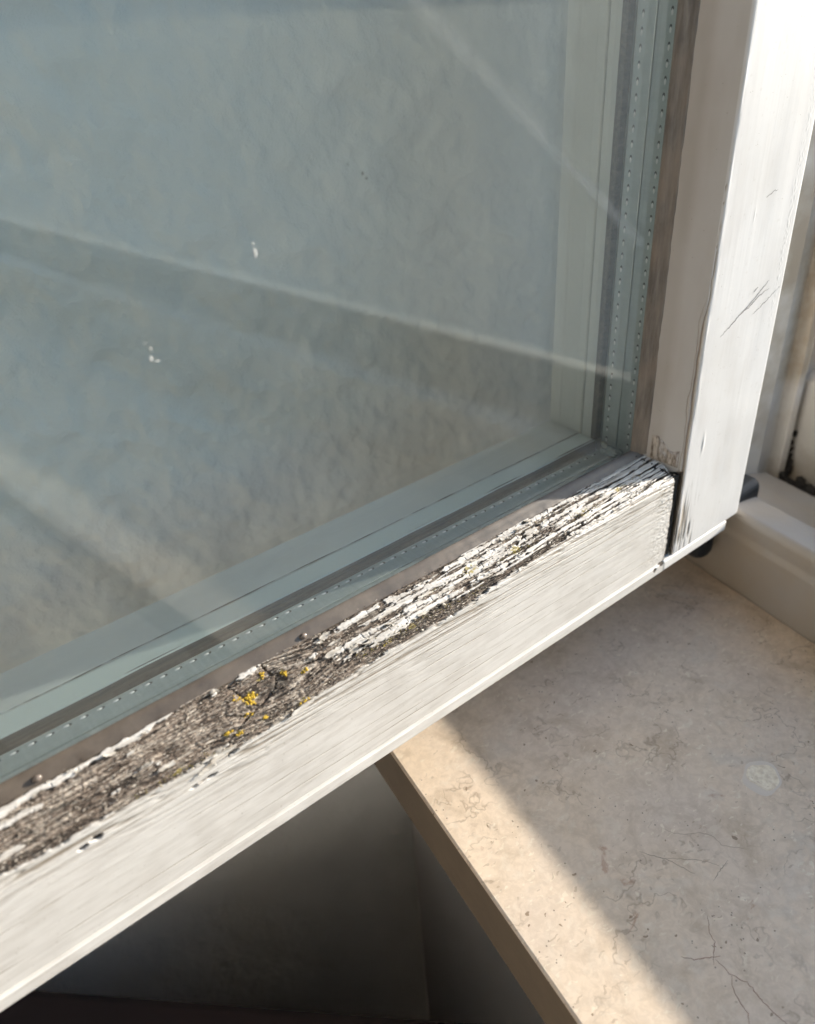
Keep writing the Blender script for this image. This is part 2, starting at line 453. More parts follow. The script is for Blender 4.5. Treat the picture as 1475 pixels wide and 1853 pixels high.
# side wall: one rough plaster surface right behind the opened sash
uu = np.concatenate([np.linspace(440, -60, 420), np.linspace(-75, -3500, 30)])
zz = np.concatenate([np.linspace(-1130, -620, 12), np.linspace(-600, 260, 420), np.linspace(290, 1500, 12)])
U, Z = np.meshgrid(uu, zz, indexing='ij')
D = 4.2 * fbm(U / 26, Z / 22, 50, 4, 0.55) + 1.3 * fbm(U / 7, Z / 6, 57, 3)
D = D * (0.12 + 0.88 * sstep(-320, -240, Z))
T = 333.0 + D
P = np.stack([NW[0] * U + WD[0] * T, NW[1] * U + WD[1] * T, Z], -1)
link('side_wall', grid_mesh('side_wall', P), M_PLASTER, kind='structure')
slab('side_wall_backing', -3500, 440, 338, 480, -1130, 1500, M_ROOM, kind='structure')
slab('wall_below_sill', 155, 283, -2990, 345, -1130, -288.5, M_APRON, kind='structure')
slab('outer_wall', 283.5, 470, -2990, 326, -1130, -262, M_FACADE, kind='structure')
slab('outer_wall_above', 155, 470, -3000, 330, 1250, 1500, M_FACADE, kind='structure')
slab('outer_wall_beside', 155, 470, -3000, -1700, -1130, 1249, M_FACADE, kind='structure')
slab('outer_pier', 440.5, 470, 262, 337, -262, 1249, M_FACADE, kind='structure')
slab('floor', -3600, 470, -3100, 480, -1230, -1131, M_FLOOR, kind='structure')
slab('ceiling', -3600, 470, -3100, 480, 1501, 1600, M_ROOM, kind='structure')
slab('back_wall', -2300, -2201, -3100, 480, -1130, 1500, M_ROOM, kind='structure')
slab('far_side_wall', -3500, 470, -3200, -3001, -1130, 1500, M_ROOM, kind='structure')
gm = mesh_py('ground', [UT(-400000, -400000, -4200), UT(400000, -400000, -4200), UT(400000, 400000, -4200), UT(-400000, 400000, -4200)], [(0, 1, 2, 3)])
link('ground', gm, M_GROUND, kind='structure')
hx = np.linspace(-900, 900, 160); hy = np.linspace(200, 900, 50)
HX, HY = np.meshgrid(hx, hy, indexing='ij')
HZ = (sstep(200, 420, HY) * (46 + 16 * fbm(HX / 160, HY / 200, 600, 4)) + 3 * fbm(HX / 12, HY / 12, 610, 3)) - 8
Ph = np.stack([NW[0] * HY * 1000 + WD[0] * HX * 1000, NW[1] * HY * 1000 + WD[1] * HX * 1000, HZ * 1000], -1)
k = NT('backdrop_hill_haze', Base_Color=(0.34, 0.36, 0.365, 1), Roughness=0.95)
link('backdrop_hill', grid_mesh('backdrop_hill', Ph), k.m, kind='structure')  # unseen, added so no horizon line shows in the glass reflection

# ------------------------------------------------------------------ extrusion of a closed profile
def extrude(name, prof, a0, a1, f, mat, parent=None, steps=1, jit=0.0, smooth=False, **kw):
    """prof: list of (p, q); f(a, p, q) -> xyz mm; closed, capped."""
    A = np.linspace(a0, a1, steps + 1)
    n = len(prof)
    V = []
    for i, a in enumerate(A):
        for (p, q) in prof:
            V.append(f(a, p, q))
    F = []
    for i in range(steps):
        for j in range(n):
            F.append((i * n + j, i * n + (j + 1) % n, (i + 1) * n + (j + 1) % n, (i + 1) * n + j))
    F.append(tuple(range(n))[::-1]); F.append(tuple(range(steps * n, steps * n + n)))
    me = mesh_py(name, V, F)
    bm = bmesh.new(); bm.from_mesh(me); bmesh.ops.recalc_face_normals(bm, faces=bm.faces[:]); bm.to_mesh(me); bm.free()
    return link(name, me, mat, parent, smooth=smooth, **kw)
def round_poly(pts, r, seg=3):
    """rounds each corner of a polyline loop by radius r (per point r may be a tuple)"""
    out = []
    n = len(pts)
    for i, p in enumerate(pts):
        rr = p[2] if len(p) > 2 else r
        a = np.array(pts[i - 1][:2], float); b = np.array(p[:2], float); c = np.array(pts[(i + 1) % n][:2], float)
        d1 = a - b; d2 = c - b
        l1 = np.linalg.norm(d1); l2 = np.linalg.norm(d2)
        k_ = min(rr, l1 * 0.45, l2 * 0.45)
        if k_ <= 0.01: out.append(tuple(b)); continue
        p1 = b + d1 / l1 * k_; p2 = b + d2 / l2 * k_
        for s_ in range(seg + 1):
            t_ = s_ / seg
            out.append(tuple((1 - t_) ** 2 * p1 + 2 * t_ * (1 - t_) * b + t_ * t_ * p2))
    return out

# ------------------------------------------------------------------ fixed window frame
frame = thing('window_frame', 'fixed old white painted wooden window frame with dirty rebates, behind the opened sash on the right', 'window frame', UT(283, 270, -262))
FO = frame.location / MM
fr_f = lambda a, p, q: tuple(np.array(UT(p, a, q)) - np.array(FO))
bot = round_poly([(283, -264, 0), (283, -232, 0.8), (284.6, -229, 0.8), (283.6, -221, 1.2), (286, -218, 1.6), (309, -223, 1.5), (310.5, -233, 1.2), (343, -240, 1.2), (345, -243, 1),
                  (372, -250, 1), (374, -258, 1), (388, -262, 0)], 1.0)
extrude('bottom_member', bot, -1639, 262, fr_f, M_FRAME, frame, 1)
# outer member just beyond the picture's edge, kept low
extrude('outer_member', round_poly([(392, -262, 0), (392, -238, 2), (400, -232, 3), (434, -236, 2), (437, -262, 0)], 1.0), -1639, 196.5, fr_f, M_FRAME, frame, 1)
extrude('shade_block', round_poly([(392, -262, 0), (392, -198, 2), (395, -196, 2), (434, -178.5, 0.8), (437, -178.5, 0.8), (437, -262, 0)], 1.0), 197, 269.5, fr_f, M_JAMB, frame, 1)  # block added to stop sun passing between rain bar and jamb
# aluminium rain bar on the bottom member, stopping short of the jamb
extrude('rain_bar', round_poly([(343.5, -246, 0), (344, -203, 1.0), (346, -200.6, 1.0), (352, -201.5, 1), (366, -212, 2), (366.5, -246, 0)], 1.0), -1600, 203, fr_f, M_BRONZE, frame, 1)
jf = lambda a, p, q: tuple(np.array(UT(p, q, a)) - np.array(FO))
jamb = round_poly([(283, 332, 0), (283, 277, 1), (345, 277, 1), (346, 263.5, 1), (364, 262, 1), (366, 266, 0.8), (380, 268, 1.0), (381.5, 261, 0.8), (386, 260, 1.2), (388, 264, 0.8),
                   (392, 268, 1), (425, 262, 2), (438, 262, 0), (438, 332, 0)], 1.0)
extrude('hinge_jamb', jamb, -264, 1249, jf, M_JAMB, frame, 1)
extrude('far_jamb', [(283, -1699), (436, -1699), (436, -1640), (283, -1640)], -240, 1249, jf, M_FRAME, frame, 1)
extrude('top_member', [(283, 1190), (436, 1190), (436, 1249), (283, 1249)], -1639, 262, lambda a, p, q: tuple(np.array(UT(p, a, q)) - np.array(FO)), M_FRAME, frame, 1)
# black grime clumps lying in the outer groove
bm = bmesh.new()
for i in range(150):
    t_ = random.uniform(150, 262); rr = random.uniform(0.8, 2.2)
    p = Vector(UT(384 + random.gauss(0, 1.5) + 2.5 * math.sin(t_ / 9), t_, -258 + random.gauss(1, 1.2))) - Vector(FO)
    bmesh.ops.create_icosphere(bm, subdivisions=1, radius=1.0, matrix=Matrix.Translation(p) @ Matrix.Diagonal((rr, rr * 1.6, rr * 1.5, 1)))
for i in range(60):
    p = Vector(UT(389 + random.gauss(0, 1), 262 + random.gauss(0, 1.2), -256 + abs(random.gauss(0, 12)))) - Vector(FO)
    rr = random.uniform(0.5, 1.5)
    bmesh.ops.create_icosphere(bm, subdivisions=1, radius=1.0, matrix=Matrix.Translation(p) @ Matrix.Diagonal((rr, rr, rr * 1.8, 1)))
for v_ in bm.verts: v_.co = v_.co * MM
me = bpy.data.meshes.new('grime'); bm.to_mesh(me); bm.free()
link('grime', me, M_CAULK, frame, kind='stuff')

# ------------------------------------------------------------------ stone window sill
sill = thing('window_sill', 'polished beige fossil limestone window sill with a sunlit strip along its front edge', 'windowsill', UT(88, 0, -260))
SO = sill.location / MM
sf = lambda x, y, z: tuple(np.array(UT(x, y, z)) - np.array(SO))
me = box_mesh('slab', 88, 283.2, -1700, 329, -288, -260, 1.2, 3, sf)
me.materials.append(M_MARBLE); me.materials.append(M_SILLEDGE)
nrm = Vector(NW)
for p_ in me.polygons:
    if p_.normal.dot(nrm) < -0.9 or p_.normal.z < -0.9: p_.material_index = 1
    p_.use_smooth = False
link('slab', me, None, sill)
def strip(name, pts, width, mat, parent, org, plane='UTz', z=-260 + 0.06, taper=True):
    """a thin raised line laid on a surface through 2-D points"""
    pts = [np.array(p, float) for p in pts]
    fine = []
    for i in range(len(pts) - 1):
        n_ = max(2, int(np.linalg.norm(pts[i + 1] - pts[i]) / 0.9))
        for j in range(n_):
            fine.append(pts[i] + (pts[i + 1] - pts[i]) * j / n_)
    fine.append(pts[-1])
    fine = np.array(fine)
    fine[1:-1] += rng.normal(0, 0.16, fine[1:-1].shape)
    V = []; F = []
    N_ = len(fine)
    for i, p in enumerate(fine):
        d = fine[min(i + 1, N_ - 1)] - fine[max(i - 1, 0)]
        d /= np.linalg.norm(d) + 1e-9
        nn = np.array([-d[1], d[0]])
        w_ = width * (0.5 + 0.5 * rng.rand()) * (math.sin(math.pi * (i + 0.6) / (N_ + 0.2)) ** 0.5 if taper else 1)
        for s_, h in ((-0.5, 0), (0, 0.05), (0.5, 0)):
            q = p + nn * w_ * s_
            V.append(plane(q[0], q[1], h))
    for i in range(N_ - 1):
        for j in range(2):
            F.append((i * 3 + j, i * 3 + j + 1, i * 3 + j + 4, i * 3 + j + 3))
    V = [tuple(np.array(v) - np.array(org)) for v in V]
    return link(name, mesh_py(name, V, F), mat, parent)
sp_ = lambda a, b, h: UT(a, b, -259.96 + h)
def hairs(name, lines, mat, width):
    for l_, w_ in zip(lines, width):
        strip(name, l_, w_, mat, sill, SO, sp_)
hairs('stone_vein', [[(142.6, 118.2), (145.8, 114.3), (148.4, 111.4), (150.7, 106.8), (152.9, 102.2)],
                     [(148.6, 111.6), (155.2, 107.2), (160.3, 102.8), (162.1, 99.9)],
                     [(166.3, 99.9), (161.6, 98.8), (156.3, 97.0)],
                     [(156.2, 120.9), (158.9, 116.5), (166.3, 112.6), (168.9, 109.7), (169.3, 104.7), (174.4, 100.2)]], M_VEIN, [0.35, 0.22, 0.35, 0.18])
hairs('stone_vein', [[(145.4, 89.2), (141.6, 84.7), (140.9, 81.9), (137.0, 78.8), (135.0, 76.9)],
                     [(128.4, 83.8), (131.2, 81.0), (139.0, 77.7)],
                     [(136.7, 78.0), (137.2, 72.5), (139.7, 68.0), (139.4, 62.3), (139.7, 57.4), (140.7, 50.1), (138, 42)],
                     [(137.5, 72), (134, 68), (133, 62), (130, 58)]], M_VEINR, [0.35, 0.45, 0.4, 0.35])
# filled drill hole in the stone
V = []; F = []
cx, cy = 204.6, 117.9
rings = [(0, 0.0), (2.2, 0.05), (4.2, -0.05), (5.3, 0.12), (5.9, 0.02)]
NS = 28
for ri, (r_, h_) in enumerate(rings):
    for j in range(NS):
        a_ = 2 * math.pi * j / NS
        rr = r_ * (1 + 0.07 * math.sin(3 * a_ + 1) + 0.05 * math.sin(5 * a_))
        V.append(tuple(np.array(UT(cx + rr * math.cos(a_), cy + rr * math.sin(a_), -259.9 + h_ + rng.normal(0, 0.04 if 0 < ri < 4 else 0))) - np.array(SO)))
for ri in range(len(rings) - 1):
    for j in range(NS):
        F.append((ri * NS + j, ri * NS + (j + 1) % NS, (ri + 1) * NS + (j + 1) % NS, (ri + 1) * NS + j))
fill = link('filled_hole', mesh_py('filled_hole', V, F), M_FILL, sill)
V = []; F = []
for ri, (r_, h_) in enumerate([(5.2, 0.03), (6.6, 0.05), (7.6, 0.0)]):
    for j in range(NS):
        a_ = 2 * math.pi * j / NS
        rr = r_ * (1 + (0.12 if ri else 0) * math.sin(2 * a_ + 0.6) + (0.05 if ri else 0) * math.sin(5 * a_))
        V.append(tuple(np.array(UT(cx - 0.8 * (ri > 0) + rr * math.cos(a_), cy + rr * math.sin(a_), -259.97 + h_)) - np.array(SO)))
for ri in range(2):
    for j in range(NS):
        F.append((ri * NS + j, ri * NS + (j + 1) % NS, (ri + 1) * NS + (j + 1) % NS, (ri + 1) * NS + j))
link('smear', mesh_py('smear', V, F), M_SMEAR, fill)

# ------------------------------------------------------------------ dark furniture in the shade below the sill
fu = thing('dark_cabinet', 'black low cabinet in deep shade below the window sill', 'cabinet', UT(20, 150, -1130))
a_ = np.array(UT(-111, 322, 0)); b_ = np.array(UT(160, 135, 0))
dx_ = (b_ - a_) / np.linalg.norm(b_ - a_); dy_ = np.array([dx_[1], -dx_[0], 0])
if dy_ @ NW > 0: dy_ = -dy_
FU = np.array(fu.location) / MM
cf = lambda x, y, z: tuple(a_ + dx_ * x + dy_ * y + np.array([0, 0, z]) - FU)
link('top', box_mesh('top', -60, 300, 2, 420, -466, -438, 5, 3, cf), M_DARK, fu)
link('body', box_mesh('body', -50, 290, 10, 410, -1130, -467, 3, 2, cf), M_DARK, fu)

# ------------------------------------------------------------------ the opened sash
sash = thing('window_sash', 'opened white wooden window sash with peeling paint and bare rotten wood on its bottom rail', 'window sash', (0, 194, -223))
OS = np.array((0, 194, -223.0))
S_ = lambda x, y, z: (x - OS[0], y - OS[1], z - OS[2])

# --- bottom rail: dense height field
def profile(pts, radii, ds):
    """densely sampled polyline with rounded corners -> positions (n,2), normals (n,2), arc length"""
    pts = [np.array(p, float) for p in pts]
    out = [pts[0]]
    for i in range(1, len(pts) - 1):
        a, b, c = pts[i - 1], pts[i], pts[i + 1]
        r = radii[i - 1]
        d1 = (a - b) / np.linalg.norm(a - b); d2 = (c - b) / np.linalg.norm(c - b)
        p1 = b + d1 * r; p2 = b + d2 * r
        for t in np.linspace(0, 1, 13):
            out.append((1 - t) ** 2 * p1 + 2 * t * (1 - t) * b + t * t * p2)
    out.append(pts[-1])
    out = np.array(out)
    seg = np.linalg.norm(np.diff(out, axis=0), axis=1); s = np.concatenate([[0], np.cumsum(seg)])
    S = np.concatenate([np.arange(0, s[-1], d) for d in [ds]] + [[s[-1]]])
    P = np.stack([np.interp(S, s, out[:, 0]), np.interp(S, s, out[:, 1])], -1)
    T = np.gradient(P, axis=0); T /= np.linalg.norm(T, axis=1)[:, None]
    N = np.stack([T[:, 1], -T[:, 0]], -1)
    return P, N, S
# (Y, Z) loop from behind the silicone, over the sloping rebate, down the face, round the lip and under
pr, nr, sr = profile([(174.5, -166.4), (160, -175), (160, -216.2), (161.2, -216.9), (159.4, -217.6), (159.4, -222.8), (170, -223.4)], [2.6, 0.3, 0.3, 0.3, 1.3], 0.15)
if nr[5, 0] > 0: nr = -nr
s0 = sr - 1.5                            # s = 0 at the lower edge of the silicone
X = np.concatenate([-30 - np.cumsum(np.geomspace(0.4, 12, 70))[::-1], np.arange(-30, 256.6, 0.235)])
xx, ss = np.meshgrid(X, s0, indexing='ij')
SB = 15.1
# grain coordinates: rings run along the rail, slightly slanted, and swirl round the knot
kn = bell(xx, 67, 15)
slant = -0.012 * (xx - 60)
g = ss + slant + 0.7 * vn(xx / 38, ss / 14, 1) + 0.35 * vn(xx / 11, ss / 6, 2)
g = g + kn * 3.2 * np.tanh((ss - 8.5) / 3.0) * -1
right = sstep(80, 104, xx + 3 * vn(xx / 6, ss / 2, 5))
# main paint border where the face begins
e_pts = np.array([(-60, 16.6), (-14, 16.4), (10, 17.0), (29, 17.8), (50, 19.4), (62, 19.6), (74, 18.4), (83, 17.6), (100, 17.4), (127, 17.4), (150, 16.2), (175, 14.6), (200, 13.0), (230, 12.4), (256, 12.4)])
edge = np.interp(X, e_pts[:, 0], e_pts[:, 1])[:, None]
edge = edge + 0.55 * vn(xx / 9, ss * 0 + 0.5, 8) + 0.35 * vn(xx / 2.2, ss * 1.3, 9) + 0.9 * np.abs(vn(xx / 5.0, ss * 1.2, 10)) ** 2
F_face = (ss - edge) * 1.3
# strips of paint left on the rebate, right of the knot
row = np.full_like(xx, -1.0)
for c_, w_, a0, a1, sd in ((2.2, 0.92, 92, 256, 1), (3.8, 0.22, 112, 256, 7), (5.3, 0.85, 103, 256, 2), (6.7, 0.20, 120, 256, 8), (8.0, 1.0, 88, 256, 3), (9.5, 0.22, 96, 256, 9), (10.9, 0.9, 93, 256, 4), (12.4, 0.3, 135, 256, 10), (0.5, 0.35, 150, 256, 6)):
    cc = c_ + 0.55 * vn(X / 21, X * 0 + sd, 20 + sd)[:, None] - 0.010 * (xx - 150)
    ww = w_ * (1 + 0.55 * vn(X / 5.5, X * 0 + sd, 30 + sd)[:, None] + 0.3 * vn(X / 1.4, X * 0 + sd, 330 + sd)[:, None]) + 0.14 * vn(xx / 0.9, ss * 1.6, 40 + sd) + 0.55 * sstep(195, 245, xx)
    r_ = 1 - np.abs(ss - cc) / np.maximum(ww, 0.05)
    r_ = np.where((xx > a0 + 4 * vn(xx / 3, ss / 0.8, 44)) & (xx < a1 + 5), r_, -1)
    brk = vn(X / 4.2, X * 0 + sd, 350 + sd)[:, None] + 0.22 * vn(xx / 1.1, ss / 0.5, 360 + sd)
    r_ = r_ - 3.0 * np.clip(brk - 0.58 - 0.5 * sstep(190, 240, xx), 0, 1)
    row = np.maximum(row, r_)
gaps = fbm(xx / 11, ss / 1.1, 60, 4, 0.65)
F_rows = row - np.maximum(0, gaps - 0.20) * 5.0 * (1 - 0.6 * sstep(190, 235, xx))
F_right = np.where(xx > 80, F_rows, -1)
# the left end: a torn cream strip beside the silicone, another below it, a few chips
tw = np.interp(X, [-60, -9, 6, 16, 20, 37, 44, 50], [3.6, 3.3, 2.7, 2.2, 3.0, 1.6, 0.6, -0.6])[:, None] + 0.45 * vn(xx / 2.0, ss * 0.9, 70) + 0.5 * vn(xx / 7, ss * 0, 71)
lo_ = np.interp(X, [-60, -9, 14, 20, 37], [1.2, 1.3, 1.1, 1.0, 0.6])[:, None] + 0.25 * vn(xx / 2.5, ss * 0, 72)
F_left = np.minimum(tw - ss, ss - lo_)
F_l2 = 1 - np.abs(ss - (5.3 + 0.05 * (xx + 8))) / (0.8 + 0.35 * vn(xx / 3, ss, 73)) - sstep(0, 4, xx) * 3
F_l3 = 1 - np.abs(ss - (12.6 + 0.02 * (xx + 8))) / (0.6 + 0.3 * vn(xx / 3, ss, 74)) - sstep(-8, -3, xx) * 3
chips = np.full_like(xx, -1.0)
for cx_, cs_, lx, ls in ((27, 10.4, 2.6, 0.5), (31.5, 13.2, 2.8, 0.45), (30, 11.6, 0.8, 0.3), (25, 5.2, 1.2, .35), (44, 17.6, 7, .8), (52.5, 1.2, 1.2, 0.9), (63.5, 1.0, 3.6, .9), (88, 3.0, 1.8, .8), (84, 6.2, 1.6, .6), (17, 12.3, 1.5, .3)):
    chips = np.maximum(chips, 1 - np.hypot((xx - cx_) / lx, (ss - cs_ + 0.08 * (xx - cx_)) / ls) + 0.5 * vn(xx / 0.8, ss / 0.4, 77))
Fp = np.maximum.reduce([F_face, F_right, F_left, F_l2, F_l3, chips])
# bare splits cut through the paint low on the face
holes = np.full_like(xx, -1.0)
for cx_, cs_, lx, ls in ((5.2, 23.0, 1.5, 0.8), (8.8, 22.3, 1.6, 0.9), (41, 24.6, 3.4, 0.55), (36.5, 24.9, 1.4, 0.5), (48, 21.0, 4.5, 0.5), (254.5, 58, 1.8, 2.2), (250, 60, 1.5, 1.0)):
    holes = np.maximum(holes, 1 - np.hypot((xx - cx_) / lx, (ss - cs_ + 0.05 * (xx - cx_)) / ls) + 0.4 * vn(xx / 1.6, ss / 0.4, 79))
Fp = np.where(holes > 0, -holes, Fp)
# cracks in the painted right part, long and thin
def crack(cs, a0, a1, w0, sd, sl=0.0):
    cc = cs + sl * (xx - a0) + 0.45 * vn(xx / 18, ss * 0 + sd, 80 + sd) + 0.18 * vn(xx / 3, ss * 0 + sd, 90 + sd)
    env = sstep(a0, a0 + 6, xx) * (1 - sstep(a1 - 6, a1, xx))
    ww = w0 * (0.55 + 0.45 * vn(xx / 5, ss * 0 + sd, 95 + sd))
    return np.exp(-((ss - cc) / np.maximum(ww, 0.05)) ** 2) * env
CR = np.zeros_like(xx)
deep = [(12.9, 176, 262, 0.42, 1, -0.004), (9.6, 150, 262, 0.30, 2, -0.004), (4.0, 190, 262, 0.34, 3, -0.006), (6.7, 205, 262, 0.34, 4, -0.01), (14.6, 150, 262, 0.22, 5, 0.0),
        (11.3, 205, 262, 0.2, 6, 0.0), (1.6, 205, 262, 0.25, 7, -0.004), (8.0, 215, 262, 0.22, 8, -0.006)]
for d_ in deep: CR = np.maximum(CR, crack(*d_))
Fp = Fp - CR * 3.0
Fp = np.where(ss < 17, Fp + 0.16 * vn(xx / 1.5, ss / 0.3, 301) * (np.abs(Fp) < 0.6), Fp)
xcr = (np.abs(vn(xx / 3.3, ss / 2.2, 302)) < 0.035) & (ss < 15) & (ss > 0.6)
mask = sstep(-0.02, 0.045, Fp)
# grooves of the bare grain
gr1 = np.abs(vn(xx / 26, g / 0.95, 101)); gr2 = np.abs(vn(xx / 13, g / 0.42, 102)); gr3 = vn(xx / 5.5, g / 0.2, 103)
cross = vn(xx / 1.0, g / 0.75, 104); crumb = vn(xx / 0.55, ss / 0.4, 105)
hw = -1.05 + 1.0 * np.clip(gr1 * 1.7, 0, 1) + 0.55 * np.clip(gr2 * 1.6, 0, 1) + 0.14 * gr3 + 0.20 * cross * (0.6 + 0.4 * vn(xx / 15, ss / 4, 106)) + 0.13 * crumb
hw = hw * 0.75 - 0.15
rows_dark = sstep(11.4, 12.8, ss) * (1 - sstep(0, 1.5, ss - edge)) * right
hw = hw - 0.35 * rows_dark
# knot: a sunken, cracked swirl
rk = np.hypot((xx - 66) / 11, (ss - 7.5) / 7.5)
hw = hw - 0.9 * np.exp(-rk ** 2 * 1.3) + 0.45 * np.sin(rk * 9 + 2 * vn(xx / 5, ss / 3, 110)) * np.exp(-rk ** 2) * 0.7
kc = np.zeros_like(xx)
for pts_, w_ in (([(68.6, -0.5), (69.2, 3), (71, 6.0), (68.5, 9.5), (62, 11.5), (56, 13)], 0.42), ([(71, 6), (78, 6.5), (86, 8)], 0.35), ([(57, 2), (58.5, 5), (60, 9), (62, 11.5)], 0.38), ([(62, 11.5), (70, 12), (80, 11)], 0.3), ([(52, 9), (58, 12.5), (50, 16)], 0.35)):
    for (x0_, s0_), (x1_, s1_) in zip(pts_[:-1], pts_[1:]):
        dX, dS = x1_ - x0_, s1_ - s0_
        t_ = np.clip(((xx - x0_) * dX + (ss - s0_) * dS) / (dX * dX + dS * dS), 0, 1)
        d_ = np.hypot(xx - x0_ - t_ * dX, ss - s0_ - t_ * dS) + 0.22 * vn(xx / 1.1, ss / 0.8, 111)
        kc = np.maximum(kc, np.exp(-(np.maximum(d_, 0) / (w_ * 0.62)) ** 2))
hw = hw - 0.9 * kc
pits = np.zeros_like(xx)
for cx_, cs_, lx, ls in ((104.4, 11.0, 2.2, 0.7), (85.5, 4.6, 2.4, 0.8), (98, 11.8, 3.5, 0.5), (87, 9.6, 2.5, .7), (33, 9.3, 2.0, .8), (58, 2.8, 3, .9), (196, 8.6, 2.6, .6), (150, 7.0, 3, .5), (46, 14.5, 4, .8), (131, 9.0, 3, .45)):
    pits = np.maximum(pits, np.exp(-((xx - cx_) / lx) ** 2 - ((ss - cs_) / ls) ** 2))
hw = hw - 0.9 * pits
hw = np.where(holes > 0, -0.9, hw)
# painted surface: follows the grain near the border, smooth below
fs = ss - edge
rough_band = np.exp(-np.maximum(fs, 0) / 4.6) * 2.1 + 0.085 + 0.35 * sstep(215, 256, xx) * np.exp(-np.maximum(ss - 15, 0) / 14.0)
gf = ss - 0.022 * (xx - 120) + 0.5 * vn(xx / 45, ss / 16, 3)
fine1 = -np.clip(0.30 - np.abs(vn(xx / 34, gf / 0.75, 121)), 0, 1) * 1.5
fine2 = -np.clip(0.22 - np.abs(vn(xx / 17, gf / 0.36, 122)), 0, 1) * 1.2
fine3 = 0.03 * vn(xx / 2.0, gf / 0.4, 123)
hp = (fine1 + fine2 + fine3) * 0.62 * rough_band * (ss > 13)
rebate = (1 - sstep(12, 16, ss))
hp = hp + rebate * (0.15 * vn(xx / 7, g / 1.2, 124) + 0.015 * vn(xx / 0.9, ss / 0.5, 125) + 0.05 * vn(xx / 4, ss / .7, 128))
curl = np.exp(-np.maximum(Fp, 0) / 0.22) * (0.04 + 0.12 * np.clip(vn(xx / 3.5, ss / 1.2, 126), 0, 1))
hp = hp + 0.20 - 0.20 * xcr + curl * (fs < 1.2) + 0.02 * vn(xx / 40, ss / 6, 127)
grx = np.zeros_like(xx)
for cs_, a0_, a1_, w_, sd in ((26.5, -60, 140, 0.07, 11), (29.5, 20, 262, 0.06, 12), (34, 60, 262, 0.07, 13), (37.5, -60, 90, 0.05, 14), (39.5, 90, 262, 0.06, 15), (44, 30, 262, 0.06, 16), (48.3, 60, 262, 0.07, 17), (23.5, 90, 262, 0.09, 18), (20.8, 60, 262, 0.1, 19), (51.5, -60, 200, 0.08, 20), (27.8, 150, 262, .07, 21), (32, 190, 262, .07, 22)):
    cc = cs_ + 0.018 * (xx - 120) + 0.4 * vn(xx / 40, ss * 0 + sd, 130 + sd)
    env = sstep(a0_, a0_ + 20, xx) * (1 - sstep(a1_ - 20, a1_, xx)) * np.clip(0.7 + 0.8 * vn(xx / 14, ss * 0 + sd, 140 + sd), 0, 1)
    hp = hp - 0.20 * np.exp(-((ss - cc) / (w_ * 1.6)) ** 2) * env
    grx = np.maximum(grx, 0.8 * np.exp(-((ss - cc) / (w_ * 2.0)) ** 2) * env)
# crumpled paint by the rail's end
endz = sstep(238, 254, xx) * sstep(14, 18, ss) * (1 - sstep(52, 60, ss))
hp = hp + endz * (0.06 * vn(xx / 6, ss / 0.8, 150) - 0.5 * np.clip(0.25 - np.abs(vn(xx / 9, ss / 0.7, 151)), 0, 1) + 0.08 * vn(xx / 1.2, ss / 0.6, 152))
hpp = hp + rebate * 0.22 * np.clip(hw, -0.7, 0.25)
hh = hw * (1 - mask) + hpp * mask
hh = hh - CR * 0.9
# the end of the rail is ragged
fade = sstep(-0.6, 1.0, ss)
hh = np.where(ss < 0.4, np.minimum(hh, -0.25) * (1 - fade) + hh * fade, hh)
lipz = sstep(56.0, 56.8, ss)
hh = hh * (1 - 0.8 * lipz)
Pm = np.stack([xx + 0 * ss, pr[None, :, 0] + nr[None, :, 0] * hh, pr[None, :, 1] + nr[None, :, 1] * hh], -1)
rag = 0.4 * vn(ss[-1] / 4.3, ss[-1] * 0, 160) + 0.25 * vn(ss[-1] / 0.9, ss[-1] * 0, 161)
Pm[-1, :, 0] += rag; Pm[-2, :, 0] += rag * 0.8
tone = 0.46 + 0.40 * fbm(xx / 16, g / 1.0, 170, 5, 0.75) + 0.34 * vn(xx / 4.5, g / 0.28, 175) + 0.12 * vn(xx / 0.7, ss / 0.4, 176)
tone = tone + 0.22 * bell(xx, 70, 13) * sstep(-0.3, 0.3, vn(xx / 5, ss / 3, 177)) + 0.10 * (xx < 55) * vn(xx / 20, ss / 3, 178)
tone = 0.40 + (tone - 0.46) * 1.7 - 0.16 * bell(ss, 13.5, 2.6) * (xx < 60) * (0.6 + 0.6 * vn(xx / 9, ss / 1.5, 820))
tone = tone + 0.22 * vn(xx / 34, g / 1.5, 830) + 0.12 * np.clip(hw + 0.15, -0.8, 0.5) - 0.15 * right * (1 - sstep(14, 16, ss))
tone = tone - 0.26 * kc - 0.28 * rows_dark - 0.30 * np.exp(-((ss - edge + 2.0) / 1.8) ** 2) * (xx < 80) + 0.15 * bell(ss, 9, 2.5) * (xx < 45)
tone = tone - 0.3 * (holes > 0) - 0.25 * CR
grime = np.clip(0.10 + 0.55 * fbm(xx / 12, ss / 1.2, 180, 4, 0.6) + 0.35 * np.exp(-np.maximum(Fp, 0) / 0.15) * (ss < 22), 0, 0.7) * (1 - 0.6 * sstep(16, 26, ss)) + 0.20 * (1 - sstep(13, 16, ss)) * (0.6 + 0.8 * vn(xx / 2.5, ss / 0.5, 182))
cr_dirt = np.clip(-(hp - 0.17) / 0.20, 0, 1) * (ss > 14)
grime = np.clip(np.maximum(grime, grx) + 0.75 * cr_dirt, 0, 0.9)
grime = np.clip(grime + (ss > 17) * (0.16 * np.clip(fbm(xx / 16, ss / 22, 900, 4, 0.6) + 0.1, 0, 1) + 0.10 * np.clip(vn(xx / 9, ss / 9, 905), 0, 1) + 0.5 * np.clip(vn(xx / 0.9, ss / 0.7, 907) - 0.86, 0, 1) * 4), 0, 0.9)
